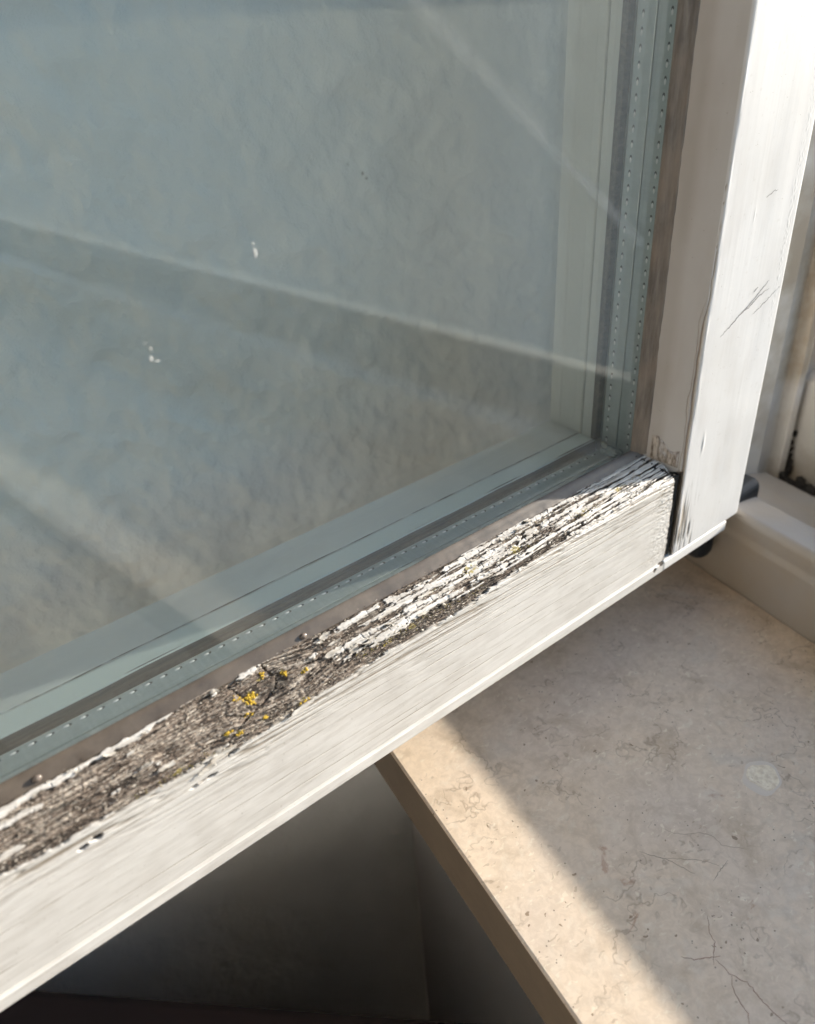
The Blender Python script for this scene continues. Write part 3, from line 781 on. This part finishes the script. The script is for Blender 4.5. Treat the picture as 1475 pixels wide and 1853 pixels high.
grime = np.maximum(grime, 0.75 * np.exp(-((ss - 56.7) / 0.45) ** 2) * np.clip(0.6 + vn(xx / 12, ss * 0, 181), 0, 1))
grime = np.maximum(grime, 0.5 * np.exp(-(np.maximum(256.5 - xx, 0) / 1.3)) * (ss > 10))
lich = np.zeros_like(xx)
for cx_, cs_, r_ in ((61, 7.6, 2.6), (73.4, 6.2, 1.8), (74.5, 17.6, 2.2), (62, 15.8, 1.6), (53, 15.6, 1.6), (79, 8.8, 1.2), (50, 13.8, 1.6), (66.5, 4.0, 1.2), (206, 8.9, 2.5), (170, 8.2, 2.6), (228, 7.2, 2), (34, 16.5, 2), (149, 6.5, 3), (118, 13.6, 2), (108, 14.6, 2.0)):
    lich = np.maximum(lich, sstep(0.0, 0.35, 0.75 - np.hypot((xx - cx_) / r_, (ss - cs_) / (r_ * 0.7)) + 0.7 * vn(xx / 0.7, ss / 0.6, 190)))
lich = lich * 0.8
me = grid_mesh('bottom_rail', Pm - OS, dict(paint=mask, tone=np.clip(tone, 0, 1), grime=grime, lichen=lich))
rail = link('bottom_rail', me, M_RAIL, sash)
bmn = me.polygons[len(me.polygons) // 2].normal
if bmn.y > 0: me.flip_normals()
def surf(x, s, lift=0.0):
    i = int(np.clip(np.searchsorted(X, x), 1, len(X) - 2)); j = int(np.clip(np.searchsorted(s0, s), 1, len(s0) - 2))
    p = Pm[i, j] + np.array([0, nr[j, 0], nr[j, 1]]) * lift
    n = np.array([0, nr[j, 0], nr[j, 1]])
    t = np.array([0, nr[j, 1], -nr[j, 0]])
    if t[2] > 0: t = -t
    return p, n, t
# end face of the rail and its inner body
link('rail_core', box_mesh('rail_core', -700, 255.6, 166, 209.6, -222.9, -176.5, 0, 1, S_), M_INNER, sash)
link('end_joint', box_mesh('end_joint', 254.5, 262.5, 162.0, 176, -217.5, -176, 0.3, 1, S_), M_CAULK, sash)
link('rail_lip', box_mesh('rail_lip', 256.2, 304.3, 159.6, 196, -222.9, -217.3, 1.0, 3, S_), M_STILE, sash)

# --- curled flakes of paint along the torn edges
def flake_mesh(lx, ls, th, curl_, seed):
    r = np.random.RandomState(seed)
    nx, ny = 9, 4
    V = []; 
    out = 0.22 * ls
    for side in (0, 1):
        for i in range(nx):
            u = i / (nx - 1) - 0.5
            for j in range(ny):
                v = j / (ny - 1) - 0.5
                wv_ = (1 - (abs(u) * 2) ** 4 * 0.6)
                x = u * lx + r.normal(0, 0.02) * lx; y = v * ls * wv_ + (r.normal(0, 0.09) * ls if j in (0, ny - 1) and side == 0 else 0)
                if side == 1:
                    x, y = V[i * ny + j][0], V[i * ny + j][1]
                    z = V[i * ny + j][2] - th
                else:
                    z = curl_ * (v + 0.5) ** 2 + 0.05 * math.sin(u * 9 + seed) + 0.15 * u * u
                V.append((x, y, z))
    n_ = nx * ny; F = []
    for i in range(nx - 1):
        for j in range(ny - 1):
            a, b, c, d = i * ny + j, (i + 1) * ny + j, (i + 1) * ny + j + 1, i * ny + j + 1
            F.append((a, b, c, d)); F.append((a + n_, d + n_, c + n_, b + n_))
    for i in range(nx - 1):
        F.append((i * ny, i * ny + n_, (i + 1) * ny + n_, (i + 1) * ny))
        j = ny - 1
        F.append((i * ny + j, (i + 1) * ny + j, (i + 1) * ny + j + n_, i * ny + j + n_))
    for j in range(ny - 1):
        F.append((j, j + 1, j + 1 + n_, j + n_)); i = (nx - 1) * ny
        F.append((i + j, i + j + n_, i + j + n_ + 1, i + j + 1))
    return mesh_py('paint_flake', V, F)
flakes = [flake_mesh(r_[0], r_[1], 0.16, r_[2], i) for i, r_ in enumerate([(4.5, 1.3, 0.5), (3.2, 1.0, 0.7), (6.5, 1.5, 0.35), (2.4, 1.1, 0.6), (5.2, 0.9, 0.4), (3.6, 1.6, 0.8), (8.0, 1.2, 0.4), (1.9, 0.9, 0.4)])]
for f_ in flakes: f_.materials.append(M_FLAKE)
def put_flake(x, s, kind, yaw, lift=0.25, roll=0.0, sc=1.0):
    p, n, t = surf(x, s, lift)
    ax = Vector((1, 0, 0)); t = Vector(t); n = Vector(n)
    m = Matrix((ax, t, n)).transposed()
    o = bpy.data.objects.new('paint_flake', flakes[kind]); COL.objects.link(o)
    o.parent = sash
    q = m @ Matrix.Rotation(yaw, 3, 'Z') @ Matrix.Rotation(roll, 3, 'X')
    o.matrix_local = Matrix.Translation(Vector((p - OS) * MM)) @ q.to_4x4() @ Matrix.Scale(sc, 4)
hand = [(90.5, 2.4, 0, -0.15), (87.5, 3.6, 3, 0.3), (92, 5.6, 4, -0.05), (90, 8.4, 2, -0.1), (96, 10.9, 5, -0.2), (101, 11.4, 1, 0.2), (27, 10.4, 1, -0.1), (31.5, 13.4, 4, 0.05), (20.5, 2.6, 5, 0.4),
        (52.5, 1.2, 3, 0.1), (73.5, 18.6, 6, -0.12), (47, 18.4, 6, -0.05), (41, 20.4, 4, -0.1), (111, 9.4, 1, 0.25), (104, 10.2, 0, 0.0), (176, 2.2, 3, 0.2), (182, 1.0, 1, 0.3), (205, 8.6, 1, 0.1)]
for (x_, s_, k_, y_) in hand:
    put_flake(x_, s_, k_, y_, 0.30, random.uniform(-0.15, 0.25))
cnt = 0; tries = 0
while cnt < 110 and tries < 60000:
    tries += 1
    x_ = random.uniform(86, 250) if random.random() < 0.94 else random.uniform(-20, 45)
    s_ = random.uniform(0.8, 15.5) if x_ > 80 else random.uniform(0.8, 4.5)
    i = int(np.searchsorted(X, x_)); j = int(np.searchsorted(s0, s_))
    if abs(Fp[i, j]) < 0.14 and holes[i, j] < 0:
        put_flake(x_, s_, random.randrange(8), random.uniform(-0.22, 0.18), random.uniform(0.0, 0.14), random.uniform(-0.25, 0.35), random.uniform(0.35, 0.8))
        cnt += 1
# --- splinters and grit on the bare wood
V = []; F = []
def add_bit(p, ax, t, n, lx, ls, h, tilt):
    b = len(V)
    ax = np.array(ax, float); ca, sa = math.cos(tilt), math.sin(tilt)
    a2 = ax * ca + t * sa; t2 = -ax * sa + t * ca
    for (u, v, w) in ((-1, -1, 0), (1, -.6, 0), (1, .6, 0), (-1, 1, 0), (-.8, -.5, 1), (.7, -.3, 1), (.7, .3, 1), (-.8, .5, 1)):
        V.append(tuple(p + a2 * u * lx / 2 + t2 * v * ls / 2 + n * (w * h - 0.1) - OS))
    for q in ((4, 5, 6, 7), (0, 1, 5, 4), (1, 2, 6, 5), (2, 3, 7, 6), (3, 0, 4, 7)):
        F.append(tuple(b + i for i in q))
nb = 0
while nb < 9000:
    x_ = random.uniform(-30, 256); s_ = random.uniform(-0.2, 19.5)
    i = int(np.searchsorted(X, x_)); j = int(np.searchsorted(s0, s_))
    if i >= len(X) or mask[i, j] > 0.3: 
        nb += 0.2; continue
    p, n, t = surf(x_, s_, 0.0)
    if random.random() < 0.6: add_bit(p, (1, 0, 0), t, n, random.uniform(0.6, 2.6), random.uniform(0.08, 0.22), random.uniform(0.06, 0.2), random.gauss(0, 0.12))
    else: add_bit(p, (1, 0, 0), t, n, random.uniform(0.3, 1.1), random.uniform(0.2, 0.5), random.uniform(0.1, 0.35), random.gauss(0, 0.4))
    nb += 1
link('wood_splinter', mesh_py('wood_splinter', V, F), M_SPL, sash, kind='stuff')
# --- lichen cushions and moss grit
def blob_cluster(name, pts, r0, r1, mat, kind=None):
    bm = bmesh.new()
    for p in pts:
        r = random.uniform(r0, r1)
        m = Matrix.Translation(Vector(p - OS)) @ Matrix.Rotation(random.random() * 6, 4, 'X') @ Matrix.Diagonal((r * random.uniform(.8, 1.5), r, r * random.uniform(.5, 0.9), 1))
        bmesh.ops.create_icosphere(bm, subdivisions=1, radius=1.0, matrix=m)
    for v_ in bm.verts: v_.co = v_.co * MM
    me = bpy.data.meshes.new(name); bm.to_mesh(me); bm.free()
    return link(name, me, mat, sash, kind=kind)
for cx_, cs_, rx_, rs_, n_ in ((61, 7.6, 2.1, 1.0, 34), (60.5, 9.3, 1.0, 0.9, 14), (57.5, 6.2, 1.2, 0.8, 12), (73.4, 6.2, 0.9, 1.0, 16), (74.6, 17.5, 1.6, 0.9, 22), (62, 15.8, 1.0, 0.5, 12), (53, 15.6, 1.1, 0.5, 12), (79, 8.8, 0.9, 0.5, 9), (50, 13.8, 1.2, 0.4, 12), (67.6, 3.6, 0.5, 1.2, 10), (58, 12.0, 1.0, 0.6, 10)):
    pts = []
    for _ in range(n_):
        p, n, t = surf(cx_ + random.gauss(0, rx_ * 0.6), cs_ + random.gauss(0, rs_ * 0.6), 0.1); pts.append(p)
    blob_cluster('lichen_patch', pts, 0.18, 0.46, M_LICH)
pts = []
for (x0_, x1_, sm, sw, n_) in ((95, 150, 13.6, 0.8, 160), (130, 150, 6.6, 0.5, 60), (20, 45, 16.6, 0.5, 60), (196, 215, 8.8, 0.5, 60), (216, 250, 6.8, 0.4, 60), (232, 254, 12.6, 0.4, 40), (160, 185, 9.0, 0.4, 50), (170, 200, 3.4, .3, 40)):
    for _ in range(n_):
        p, n, t = surf(random.uniform(x0_, x1_), random.gauss(sm, sw), 0.02); pts.append(p)
blob_cluster('moss', pts, 0.09, 0.22, M_MOSS, 'stuff')

# --- hinge-side stile: height field running up
ps, ns_, sS = profile([(175.0, 250.4), (160, 263), (160, 314.2), (163, 314.6), (196, 314.6)], [0.7, 2.2, 0.3], 0.3)   # (Y, X)
if ns_[3, 0] > 0: ns_ = -ns_
Zs = np.concatenate([np.arange(-217.0, 40, 0.4), 40 + np.cumsum(np.geomspace(0.6, 25, 70))])
zz_, tt_ = np.meshgrid(Zs, sS, indexing='ij')
LB = math.hypot(15.0, 12.6)
e_ = tt_ - LB                                    # distance past the arris on to the face
h = 0.06 * vn(tt_ / 9, zz_ / 60, 201) * sstep(0, 6, tt_ - LB) + 0.008 * vn(tt_ / 1.4, zz_ / 30, 202) + 0.003 * vn(tt_ / 0.6, zz_ / 9, 203)
# weathered foot
foot = sstep(-182, -206, zz_ + 6 * vn(tt_ / 1.3, zz_ / 20, 204)) * (1 - sstep(6, 13, e_ + 3 * vn(tt_ / 1.5, zz_ / 8, 205))) * sstep(-0.5, 0.8, e_)
lines = np.clip(0.3 - np.abs(vn(tt_ / 0.9, zz_ / 22, 206)), 0, 1) * 3.0
bare = np.clip(foot * (0.25 + 0.9 * vn(tt_ / 0.8, zz_ / 9, 207)) * 2.2, 0, 1)
h = h - lines * 0.18 * np.clip(foot * 1.5, 0, 1) - 0.2 * bare
# split along the arris, wider towards the bottom
cw = np.interp(Zs, [-217, -175, -140, -100, -70, -50], [0.8, 0.6, 0.4, 0.18, 0.06, 0.0])[:, None]
cpos = -0.9 + 0.5 * vn(zz_ / 24, zz_ * 0, 208) + 0.3 * vn(zz_ / 5, zz_ * 0, 209)
ck = np.exp(-((e_ - cpos) / np.maximum(cw, 0.02)) ** 2) * (cw > 0.03)
ck2 = np.exp(-((e_ - cpos + 1.5 + 0.5 * vn(zz_ / 9, zz_ * 0, 210)) / 0.18) ** 2) * sstep(-90, -120, zz_)
h = h - 0.9 * ck - 0.25 * ck2
h = h + 0.10 * vn(zz_ / 7, e_ / 2, 211) * bell(e_, 0, 1.2) * 1.5
h = h - 5.0 * sstep(-0.3, -1.3, e_) * sstep(-174.5, -177.0, zz_ + 0.5 * vn(tt_ / 1.5, zz_ / 2, 215))
# orange-peel beads near the outer arris, high up
ob = bell(e_, 45.5, 2.0) * sstep(-140, -100, zz_)
h = h + ob * 0.10 * np.clip(vn(tt_ / 0.7, zz_ / 1.0, 212), 0, 1)
# two paint runs
h = h + 0.28 * np.exp(-((e_ - 10.3) / 0.8) ** 2 - ((zz_ + 165) / 4.0) ** 2) + 0.1 * np.exp(-((e_ - 20) / 0.4) ** 2 - ((zz_ + 75) / 2.0) ** 2)
Pst = np.stack([ps[None, :, 1] + ns_[None, :, 1] * h, ps[None, :, 0] + ns_[None, :, 0] * h, zz_], -1)
grime_shade = np.clip(0.9 * ck + 0.6 * ck2 + 0.36 * (e_ < -1) + 0.20 * sstep(-9, -13, e_) + 0.18 * np.clip(fbm(tt_ / 9, zz_ / 30, 213), 0, 1), 0, 0.9)  # bevel painted darker for its shade; cracks and random patches are dirt
grime_shade = np.maximum(grime_shade, 0.3 * np.clip(vn(tt_ / 1.2, zz_ / 1.6, 214) - 0.78, 0, 1) * 3)
me = grid_mesh('hinge_stile', Pst - OS, dict(paint=1 - bare, grime=grime_shade))  # grime attribute here also holds the bevel's painted shade
if me.polygons[len(me.polygons) // 2].normal.y > 0: me.flip_normals()
link('hinge_stile', me, M_STILE_W, sash)
link('stile_core', box_mesh('stile_core', 262.6, 313.4, 176, 209.0, -217.0, 1150, 0.5, 1, S_), M_INNER, sash)
# scratches and dents on the stile face
fpl = lambda a, b, hh_: (a, 159.90 - hh_, b)
for pts_, w_ in (([(273.1, -118.4), (281, -114.5), (287, -111.5), (293, -108.5), (298, -105.5), (302, -103)], 0.55), ([(284, -112.6), (291, -110.6), (296, -108.0), (303, -106.5)], 0.5),
                 ([(294, -114.8), (300, -112.5), (306, -110.0), (311, -107.5)], 0.4), ([(292, -105.5), (294.5, -104)], 0.5), ([(289, -70), (293, -68.5), (296, -68.4)], 0.35)):
    strip('scratch', pts_, w_, M_SCR, sash, OS, fpl)

# --- inner side of the sash seen through the glass
Zt = -171.0
link('inner_rail', box_mesh('inner_rail', -700, 254.2, 210.2, 228.4, -223.5, Zt, 0.7, 3, S_), M_INNER, sash)
link('glazing_bead', box_mesh('glazing_bead', -690, 254.2, 200.6, 209.85, -180, Zt - 0.15, 0.5, 3, S_), M_BEAD, sash)
k = NT('crack_line', Base_Color=(0.10, 0.085, 0.07, 1), Roughness=0.9); M_CRL = k.m
V = []; F = []
xs2 = np.arange(-160, 254, 0.7)
for i, x_ in enumerate(xs2):
    w_ = 0.16 + 0.14 * float(vn(np.array([x_ / 7]), np.array([0.2]), 810)[0]) + 0.10 * float(vn(np.array([x_ / 1.5]), np.array([0.2]), 811)[0])
    c_ = 210.0 + 0.15 * float(vn(np.array([x_ / 20]), np.array([0.2]), 812)[0])
    V += [tuple(np.array(p) - OS) for p in ((x_, c_ - max(w_, .03), -170.95), (x_, c_ + max(w_, .03), -170.95))]
for i in range(len(xs2) - 1): F.append((2 * i, 2 * i + 2, 2 * i + 3, 2 * i + 1))
link('joint_crack', mesh_py('joint_crack', V, F), M_CRL, sash)
link('inner_stile', box_mesh('inner_stile', 254.6, 314, 209.75, 228.4, -223.5, 1150, 0.7, 3, S_), M_INNER, sash)
link('glazing_bead', box_mesh('glazing_bead', 255.1, 262, 200.6, 209.4, -173, 1080, 0.5, 3, S_), M_INNER, sash)
V = []; F = []
N_ = 500
xs_ = np.linspace(-120, 254, N_)
for i, x_ in enumerate(xs_):
    z1 = -171.2 + 0.30 * vn(np.array([x_ / 22]), np.array([0.5]), 301)[0]
    for (y, z) in ((199.8, -177), (200.05, z1 - 1.6), (200.5, z1 - 0.5), (201.3, z1), (202.6, z1 - 0.4), (202.9, -176)):
        V.append(tuple(np.array((x_, y, z)) - OS))
for i in range(N_ - 1):
    for j in range(5): F.append((i * 6 + j, i * 6 + j + 1, i * 6 + j + 7, i * 6 + j + 6))
link('rear_seal', mesh_py('rear_seal', V, F), M_SEAL, sash, smooth=True)
link('rear_seal', box_mesh('rear_seal', 253.4, 257, 200.1, 203, -171, 1080, 0.3, 2, S_), M_SEAL, sash)

# --- panes
pf = link('glass_pane', box_mesh('glass_pane', -690, 257, 176, 180, -177, 1080, 0, 1, S_), M_GLASS_F, sash, label='outer glass pane, dusty, with dried specks')
pb = link('glass_pane', box_mesh('glass_pane', -690, 257, 196, 200, -177, 1080, 0, 1, S_), M_GLASS_R, sash, label='inner glass pane behind the spacer bar')
def speck(x, z, lx, lz, mat, rot=0.0):
    V = []; F = []
    n_ = 9
    V.append((x, 175.85, z))
    for i in range(n_):
        a = 2 * math.pi * i / n_; r = random.uniform(0.5, 1.1)
        dx, dz = math.cos(a) * lx * r, math.sin(a) * lz * r
        V.append((x + dx * math.cos(rot) - dz * math.sin(rot), 175.985, z + dx * math.sin(rot) + dz * math.cos(rot)))
    F = [(0, 1 + i, 1 + (i + 1) % n_) for i in range(n_)]
    V = [tuple(np.array(v_) - OS) for v_ in V]
    link('dried_speck', mesh_py('dried_speck', V, F), mat, pf)
speck(90.2, -50.0, 0.7, 1.7, M_SPECK); speck(90.0, -47.9, 0.35, 0.5, M_SPECK)
speck(59.4, -67.8, 0.5, 0.9, M_SPECK); speck(59.9, -65.4, 0.3, 0.6, M_SPECK); speck(60.6, -68.6, 0.9, 0.3, M_SPECK); speck(58.9, -63.9, 0.25, 0.4, M_SPECK)
speck(123.3, -37.5, 0.35, 0.7, M_DSPECK); speck(124.3, -38.8, 0.3, 0.35, M_DSPECK); speck(119.0, -34.8, 0.2, 0.5, M_DSPECK)

m = bpy.data.materials.new('painted_reflection'); m.use_nodes = True  # pale diffuse strip painted on the pane as a slanted reflection
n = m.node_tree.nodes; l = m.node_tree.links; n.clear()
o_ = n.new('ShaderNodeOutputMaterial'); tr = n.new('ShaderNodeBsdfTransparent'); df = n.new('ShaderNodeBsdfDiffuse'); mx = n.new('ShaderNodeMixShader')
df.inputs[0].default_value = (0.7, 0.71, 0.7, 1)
at = n.new('ShaderNodeAttribute'); at.attribute_name = 'dust_or_reflection'
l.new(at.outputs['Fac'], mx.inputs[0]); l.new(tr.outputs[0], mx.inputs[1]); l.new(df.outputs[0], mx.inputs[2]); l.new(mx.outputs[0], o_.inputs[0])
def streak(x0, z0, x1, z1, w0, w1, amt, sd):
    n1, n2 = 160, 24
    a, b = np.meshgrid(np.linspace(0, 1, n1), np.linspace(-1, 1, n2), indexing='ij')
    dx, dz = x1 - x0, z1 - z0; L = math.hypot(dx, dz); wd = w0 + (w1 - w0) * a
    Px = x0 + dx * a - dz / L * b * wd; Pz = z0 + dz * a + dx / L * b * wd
    dust_or_reflection = amt * (1 - np.abs(b) ** 1.5) * np.clip(0.75 + 0.45 * fbm(a * 14, b * 3, sd, 3) + 0.3 * vn(a * 60, b * 6, sd + 9), 0, 1.5) * sstep(0, 0.15, a) * (1 + 2.2 * sstep(0.5, 0.75, a)) * sstep(0, 0.06, 1 - a)  # paler at the far end, where the stile's shadow falls
    me = grid_mesh('reflection_streak', np.stack([Px, Px * 0 + 175.93, Pz], -1) - OS, dict(dust_or_reflection=dust_or_reflection))
    link('reflection_streak', me, m, pf)
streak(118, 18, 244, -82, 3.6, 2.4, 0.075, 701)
# --- spacer bars with their rows of slots
sp = bpy.data.objects.new('spacer_bar', None)
half = []
for (y0_, y1_) in ((180.1, 187.8), (188.15, 195.9)):
    half.append(link('spacer_bar', box_mesh('spacer_bar', -690, 250.5, y0_, y1_, -177, -173, 0.35, 2, S_), M_ALU, sash))
halfv = []
for (y0_, y1_) in ((180.1, 187.8), (188.15, 195.9)):
    halfv.append(link('spacer_bar', box_mesh('spacer_bar', 252.4, 257, y0_, y1_, -171, 1070, 0.35, 2, S_), M_ALU, sash))
bpy.data.objects.remove(sp)
def slot_mesh():
    bm = bmesh.new()
    def ell(lx, ly, z, hgt, mi, n=12, dx=0.0):
        c = bm.verts.new((dx, 0, z + hgt))
        ring = [bm.verts.new((dx + lx * math.cos(2 * math.pi * i / n), ly * math.sin(2 * math.pi * i / n), z)) for i in range(n)]
        for i in range(n):
            f_ = bm.faces.new((c, ring[i], ring[(i + 1) % n])); f_.material_index = mi; f_.smooth = mi == 0
    ell(0.75, 0.5, 0.02, 0.0, 1, dx=0.75); ell(0.95, 0.42, 0.04, 0.26, 0, dx=-0.2)  # dark recess and white glint of a slot, painted as two ellipses
    for v_ in bm.verts: v_.co = v_.co * MM
    me = bpy.data.meshes.new('slot'); bm.to_mesh(me); bm.free()
    me.materials.append(M_GLINT); me.materials.append(M_SLOT)
    return me
slm = slot_mesh()
def put_slot(loc, rot, parent):
    o = bpy.data.objects.new('slot', slm); COL.objects.link(o); o.parent = parent
    o.location = [(loc[i] - OS[i]) * MM for i in range(3)]; o.rotation_euler = rot
for i in range(60):
    x_ = -38 + i * 5.0 - 1.66 % 5
    if x_ < 247: put_slot((x_, 194.2, -172.99), (0, 0, 0), half[1])
for i in range(38):
    z_ = -167.5 + i * 4.9
    put_slot((252.39, 193.4, z_), (0, math.radians(-90), 0), halfv[1])
    put_slot((252.39, 182.2, z_ + 0.6), (0, math.radians(-90), 0), halfv[0])
bm = bmesh.new()
for (cx_, cy_, cz_, rx_, ry_, rz_) in ((251.2, 189.5, -171.2, 1.6, 4.0, 2.2), (250.6, 192.8, -169.6, 1.2, 2.0, 1.7), (251.5, 186.0, -170.6, 1.3, 2.5, 1.6), (250.2, 190, -172.0, 2.4, 4.6, 1.2)):
    bmesh.ops.create_icosphere(bm, subdivisions=3, radius=1.0, matrix=Matrix.Translation(Vector(S_(cx_, cy_, cz_))) @ Matrix.Diagonal((rx_, ry_, rz_, 1)))
for v_ in bm.verts:
    v_.co = (v_.co + Vector((random.gauss(0, .05), random.gauss(0, .05), random.gauss(0, .05)))) * MM
me = bpy.data.meshes.new('corner_key'); bm.to_mesh(me); bm.free()
link('corner_key', me, M_KEY, sash, smooth=True)

# --- front silicone beads
def bead(name, pts_fn, A, mat):
    V = []; F = []
    m_ = None
    for a in A:
        r_ = pts_fn(a); m_ = len(r_)
        V += [tuple(np.array(p) - OS) for p in r_]
    for i in range(len(A) - 1):
        for j in range(m_ - 1): F.append((i * m_ + j, i * m_ + j + 1, (i + 1) * m_ + j + 1, (i + 1) * m_ + j))
    me = mesh_py(name, V, F)
    bm = bmesh.new(); bm.from_mesh(me); bmesh.ops.recalc_face_normals(bm, faces=bm.faces[:]); bm.to_mesh(me); bm.free()
    return link(name, me, mat, sash, smooth=True)
n1d = lambda x, sc_, sd: float(vn(np.array([x / sc_]), np.array([0.37]), sd)[0])
def rail_bead(x):
    a = 0.22 * n1d(x, 17, 401) + 0.10 * n1d(x, 4, 402)
    b = 0.20 * n1d(x, 9, 403) + 0.10 * n1d(x, 2.2, 404)
    return [(x, 176.3, -164.0 + a * 0.3), (x, 175.9, -164.15 + a * 0.3), (x, 175.5, -164.5 + a * 0.4), (x, 174.9, -165.0 + a * 0.5), (x, 174.3, -165.9 + 0.2 * b), (x, 173.6, -166.9 + b * 0.6), (x, 172.9 - b * 0.4, -167.55 + b * 0.5), (x, 172.6 - b * 0.5, -167.95), (x, 173.6, -168.6)]
gask = bead('silicone_bead', rail_bead, np.concatenate([np.linspace(-690, -60, 60), np.arange(-58, 252.5, 0.6)]), M_GASKET)
def stile_bead(z):
    b = 0.10 * n1d(z, 13, 405) + 0.08 * n1d(z, 3, 406)
    return [(246.4, 176.3, z), (246.8, 175.9, z), (247.6, 175.2, z), (249.2, 174.6, z), (250.6, 173.8, z), (251.9 + b, 172.9, z), (252.6 + b, 172.4, z), (253.2, 173.4, z)]
gaskv = bead('silicone_bead', stile_bead, np.concatenate([np.arange(-166.5, 40, 0.8), np.linspace(42, 1080, 60)]), M_GASKET_V)
V = []; F = []
x_ = -60.0
while x_ < 240:
    L_ = random.uniform(1.5, 9) if x_ < 150 else random.uniform(1, 4)
    hgt = random.uniform(0.01, 0.04)
    n_ = max(2, int(L_ / 0.6)); b = len(V)
    for j in range(n_ + 1):
        xx_ = x_ + L_ * j / n_; a = 0.22 * n1d(xx_, 17, 401) + 0.10 * n1d(xx_, 4, 402)
        ww_ = hgt * math.sin(math.pi * (j + 0.3) / (n_ + 0.6))
        for (y, z) in ((175.75, -164.15 + a * .3 - ww_), (175.3, -164.15 + a * .3), (175.75, -163.95 + a * .3 + ww_)):
            V.append(tuple(np.array((xx_, y, z)) - OS))
    for j in range(n_):
        for q in range(2): F.append((b + j * 3 + q, b + j * 3 + q + 1, b + j * 3 + q + 4, b + j * 3 + q + 3))
    x_ += L_ + random.uniform(0.2, 2.5)
k = NT('pale_sealant_skin', Base_Color=(0.30, 0.28, 0.25, 1), Roughness=0.4)
# blisters on the silicone and the smeared filler film in the corner
for (x_, y_, z_, r_) in ((84.6, 173.7, -166.6, 1.25), (2.5, 173.7, -166.3, 1.25)):
    bm = bmesh.new()
    bmesh.ops.create_icosphere(bm, subdivisions=3, radius=1.0, matrix=Matrix.Translation(Vector(S_(x_, y_, z_))) @ Matrix.Diagonal((r_, r_ * 0.7, r_ * 0.8, 1)))
    for v_ in bm.verts: v_.co = v_.co * MM
    me = bpy.data.meshes.new('blister'); bm.to_mesh(me); bm.free()
    link('blister', me, M_BLIS, sash, smooth=True)
n_ = 60
U_, W_ = np.meshgrid(np.linspace(0, 1, n_), np.linspace(0, 1, n_), indexing='ij')
bx = 253.3 + U_ * 7.6; by = 173 - (bx - 251.9) * (13 / 11.0) ; 
top_ = 10.5 - 3.5 * U_ + 1.5 * np.sin(U_ * 7)
bz = -168.2 - 4.5 * U_ + W_ * top_
ed = np.minimum(np.minimum(U_, 1 - U_), np.minimum(W_, 1 - W_))
lift = sstep(0, 0.12, ed) * (0.45 + 0.35 * vn(U_ * 4, W_ * 3, 501) + 0.18 * np.abs(vn(U_ * 16, W_ * 2.5, 502)) * (W_ < 0.6)) - 0.06
nrmx, nrmy = -0.76, -0.65
Pf = np.stack([bx + nrmx * lift, by + nrmy * lift, bz], -1)
k = NT('dirty_paint_film', Roughness=0.28)
nn_ = k.noise(k.coord((1, 1, 0.25)), 900, 4, 0.6)
k.base(k.mix(k.ramp(nn_, [(0.35, 0), (0.6, 1)]), (0.16, 0.125, 0.10), (0.50, 0.45, 0.40)))
me = grid_mesh('paint_film', Pf - OS)
if me.polygons[500].normal.y > 0: me.flip_normals()
link('paint_film', me, k.m, sash)
# dirt dam in the rebate's corner
bm = bmesh.new()
for i in range(70):
    a = random.random(); p = Vector(S_(247 + a * 10 + random.gauss(0, .5), 175 - a * 13.5 + random.gauss(0, .5), -166.6 - a * 8 + random.gauss(0, 0.35)))
    bmesh.ops.create_icosphere(bm, subdivisions=1, radius=1.0, matrix=Matrix.Translation(p) @ Matrix.Diagonal((random.uniform(.3, 1.0), random.uniform(.3, .9), random.uniform(.2, .6), 1)))
for v_ in bm.verts: v_.co = v_.co * MM
me = bpy.data.meshes.new('corner_dirt'); bm.to_mesh(me); bm.free()
link('corner_dirt', me, M_CAULK, sash, kind='stuff')

# --- rest of the sash, out of the picture
link('far_stile', box_mesh('far_stile', -760, -691, 160, 228, -223, 1150, 2, 2, S_), M_STILE, sash)
link('top_rail', box_mesh('top_rail', -690.5, 254, 160.5, 228, 1081, 1150, 2, 2, S_), M_STILE, sash)

# ------------------------------------------------------------------ lower hinge, black
hg = thing('hinge', 'black rounded lower hinge cover tucked between the sash corner and the frame', 'hinge', (320, 180, -225))
HO = np.array(hg.location) / MM
hf = lambda x, y, z: tuple(np.array((x, y, z)) - HO)
link('cover', box_mesh('cover', 318, 346, 166, 180, -232, -214, 5.0, 5, hf), M_BLACK, hg)
link('pivot', box_mesh('pivot', 299, 312, 166.5, 180, -245, -223.6, 5.5, 5, hf), M_BLACK, hg)
link('arm', box_mesh('arm', 303, 330, 184, 192, -232, -224, 1.5, 3, hf), M_BLACK, hg)
# crack in the jamb's old paint

V = []
pts = [(388, -62), (389.5, -66), (392, -69), (395, -68), (398, -64), (404, -60)]
strip('paint_crack', pts, 0.9, M_SCR, frame, FO, lambda a, b, h: UT(a, 261.6 - h, b - 45))
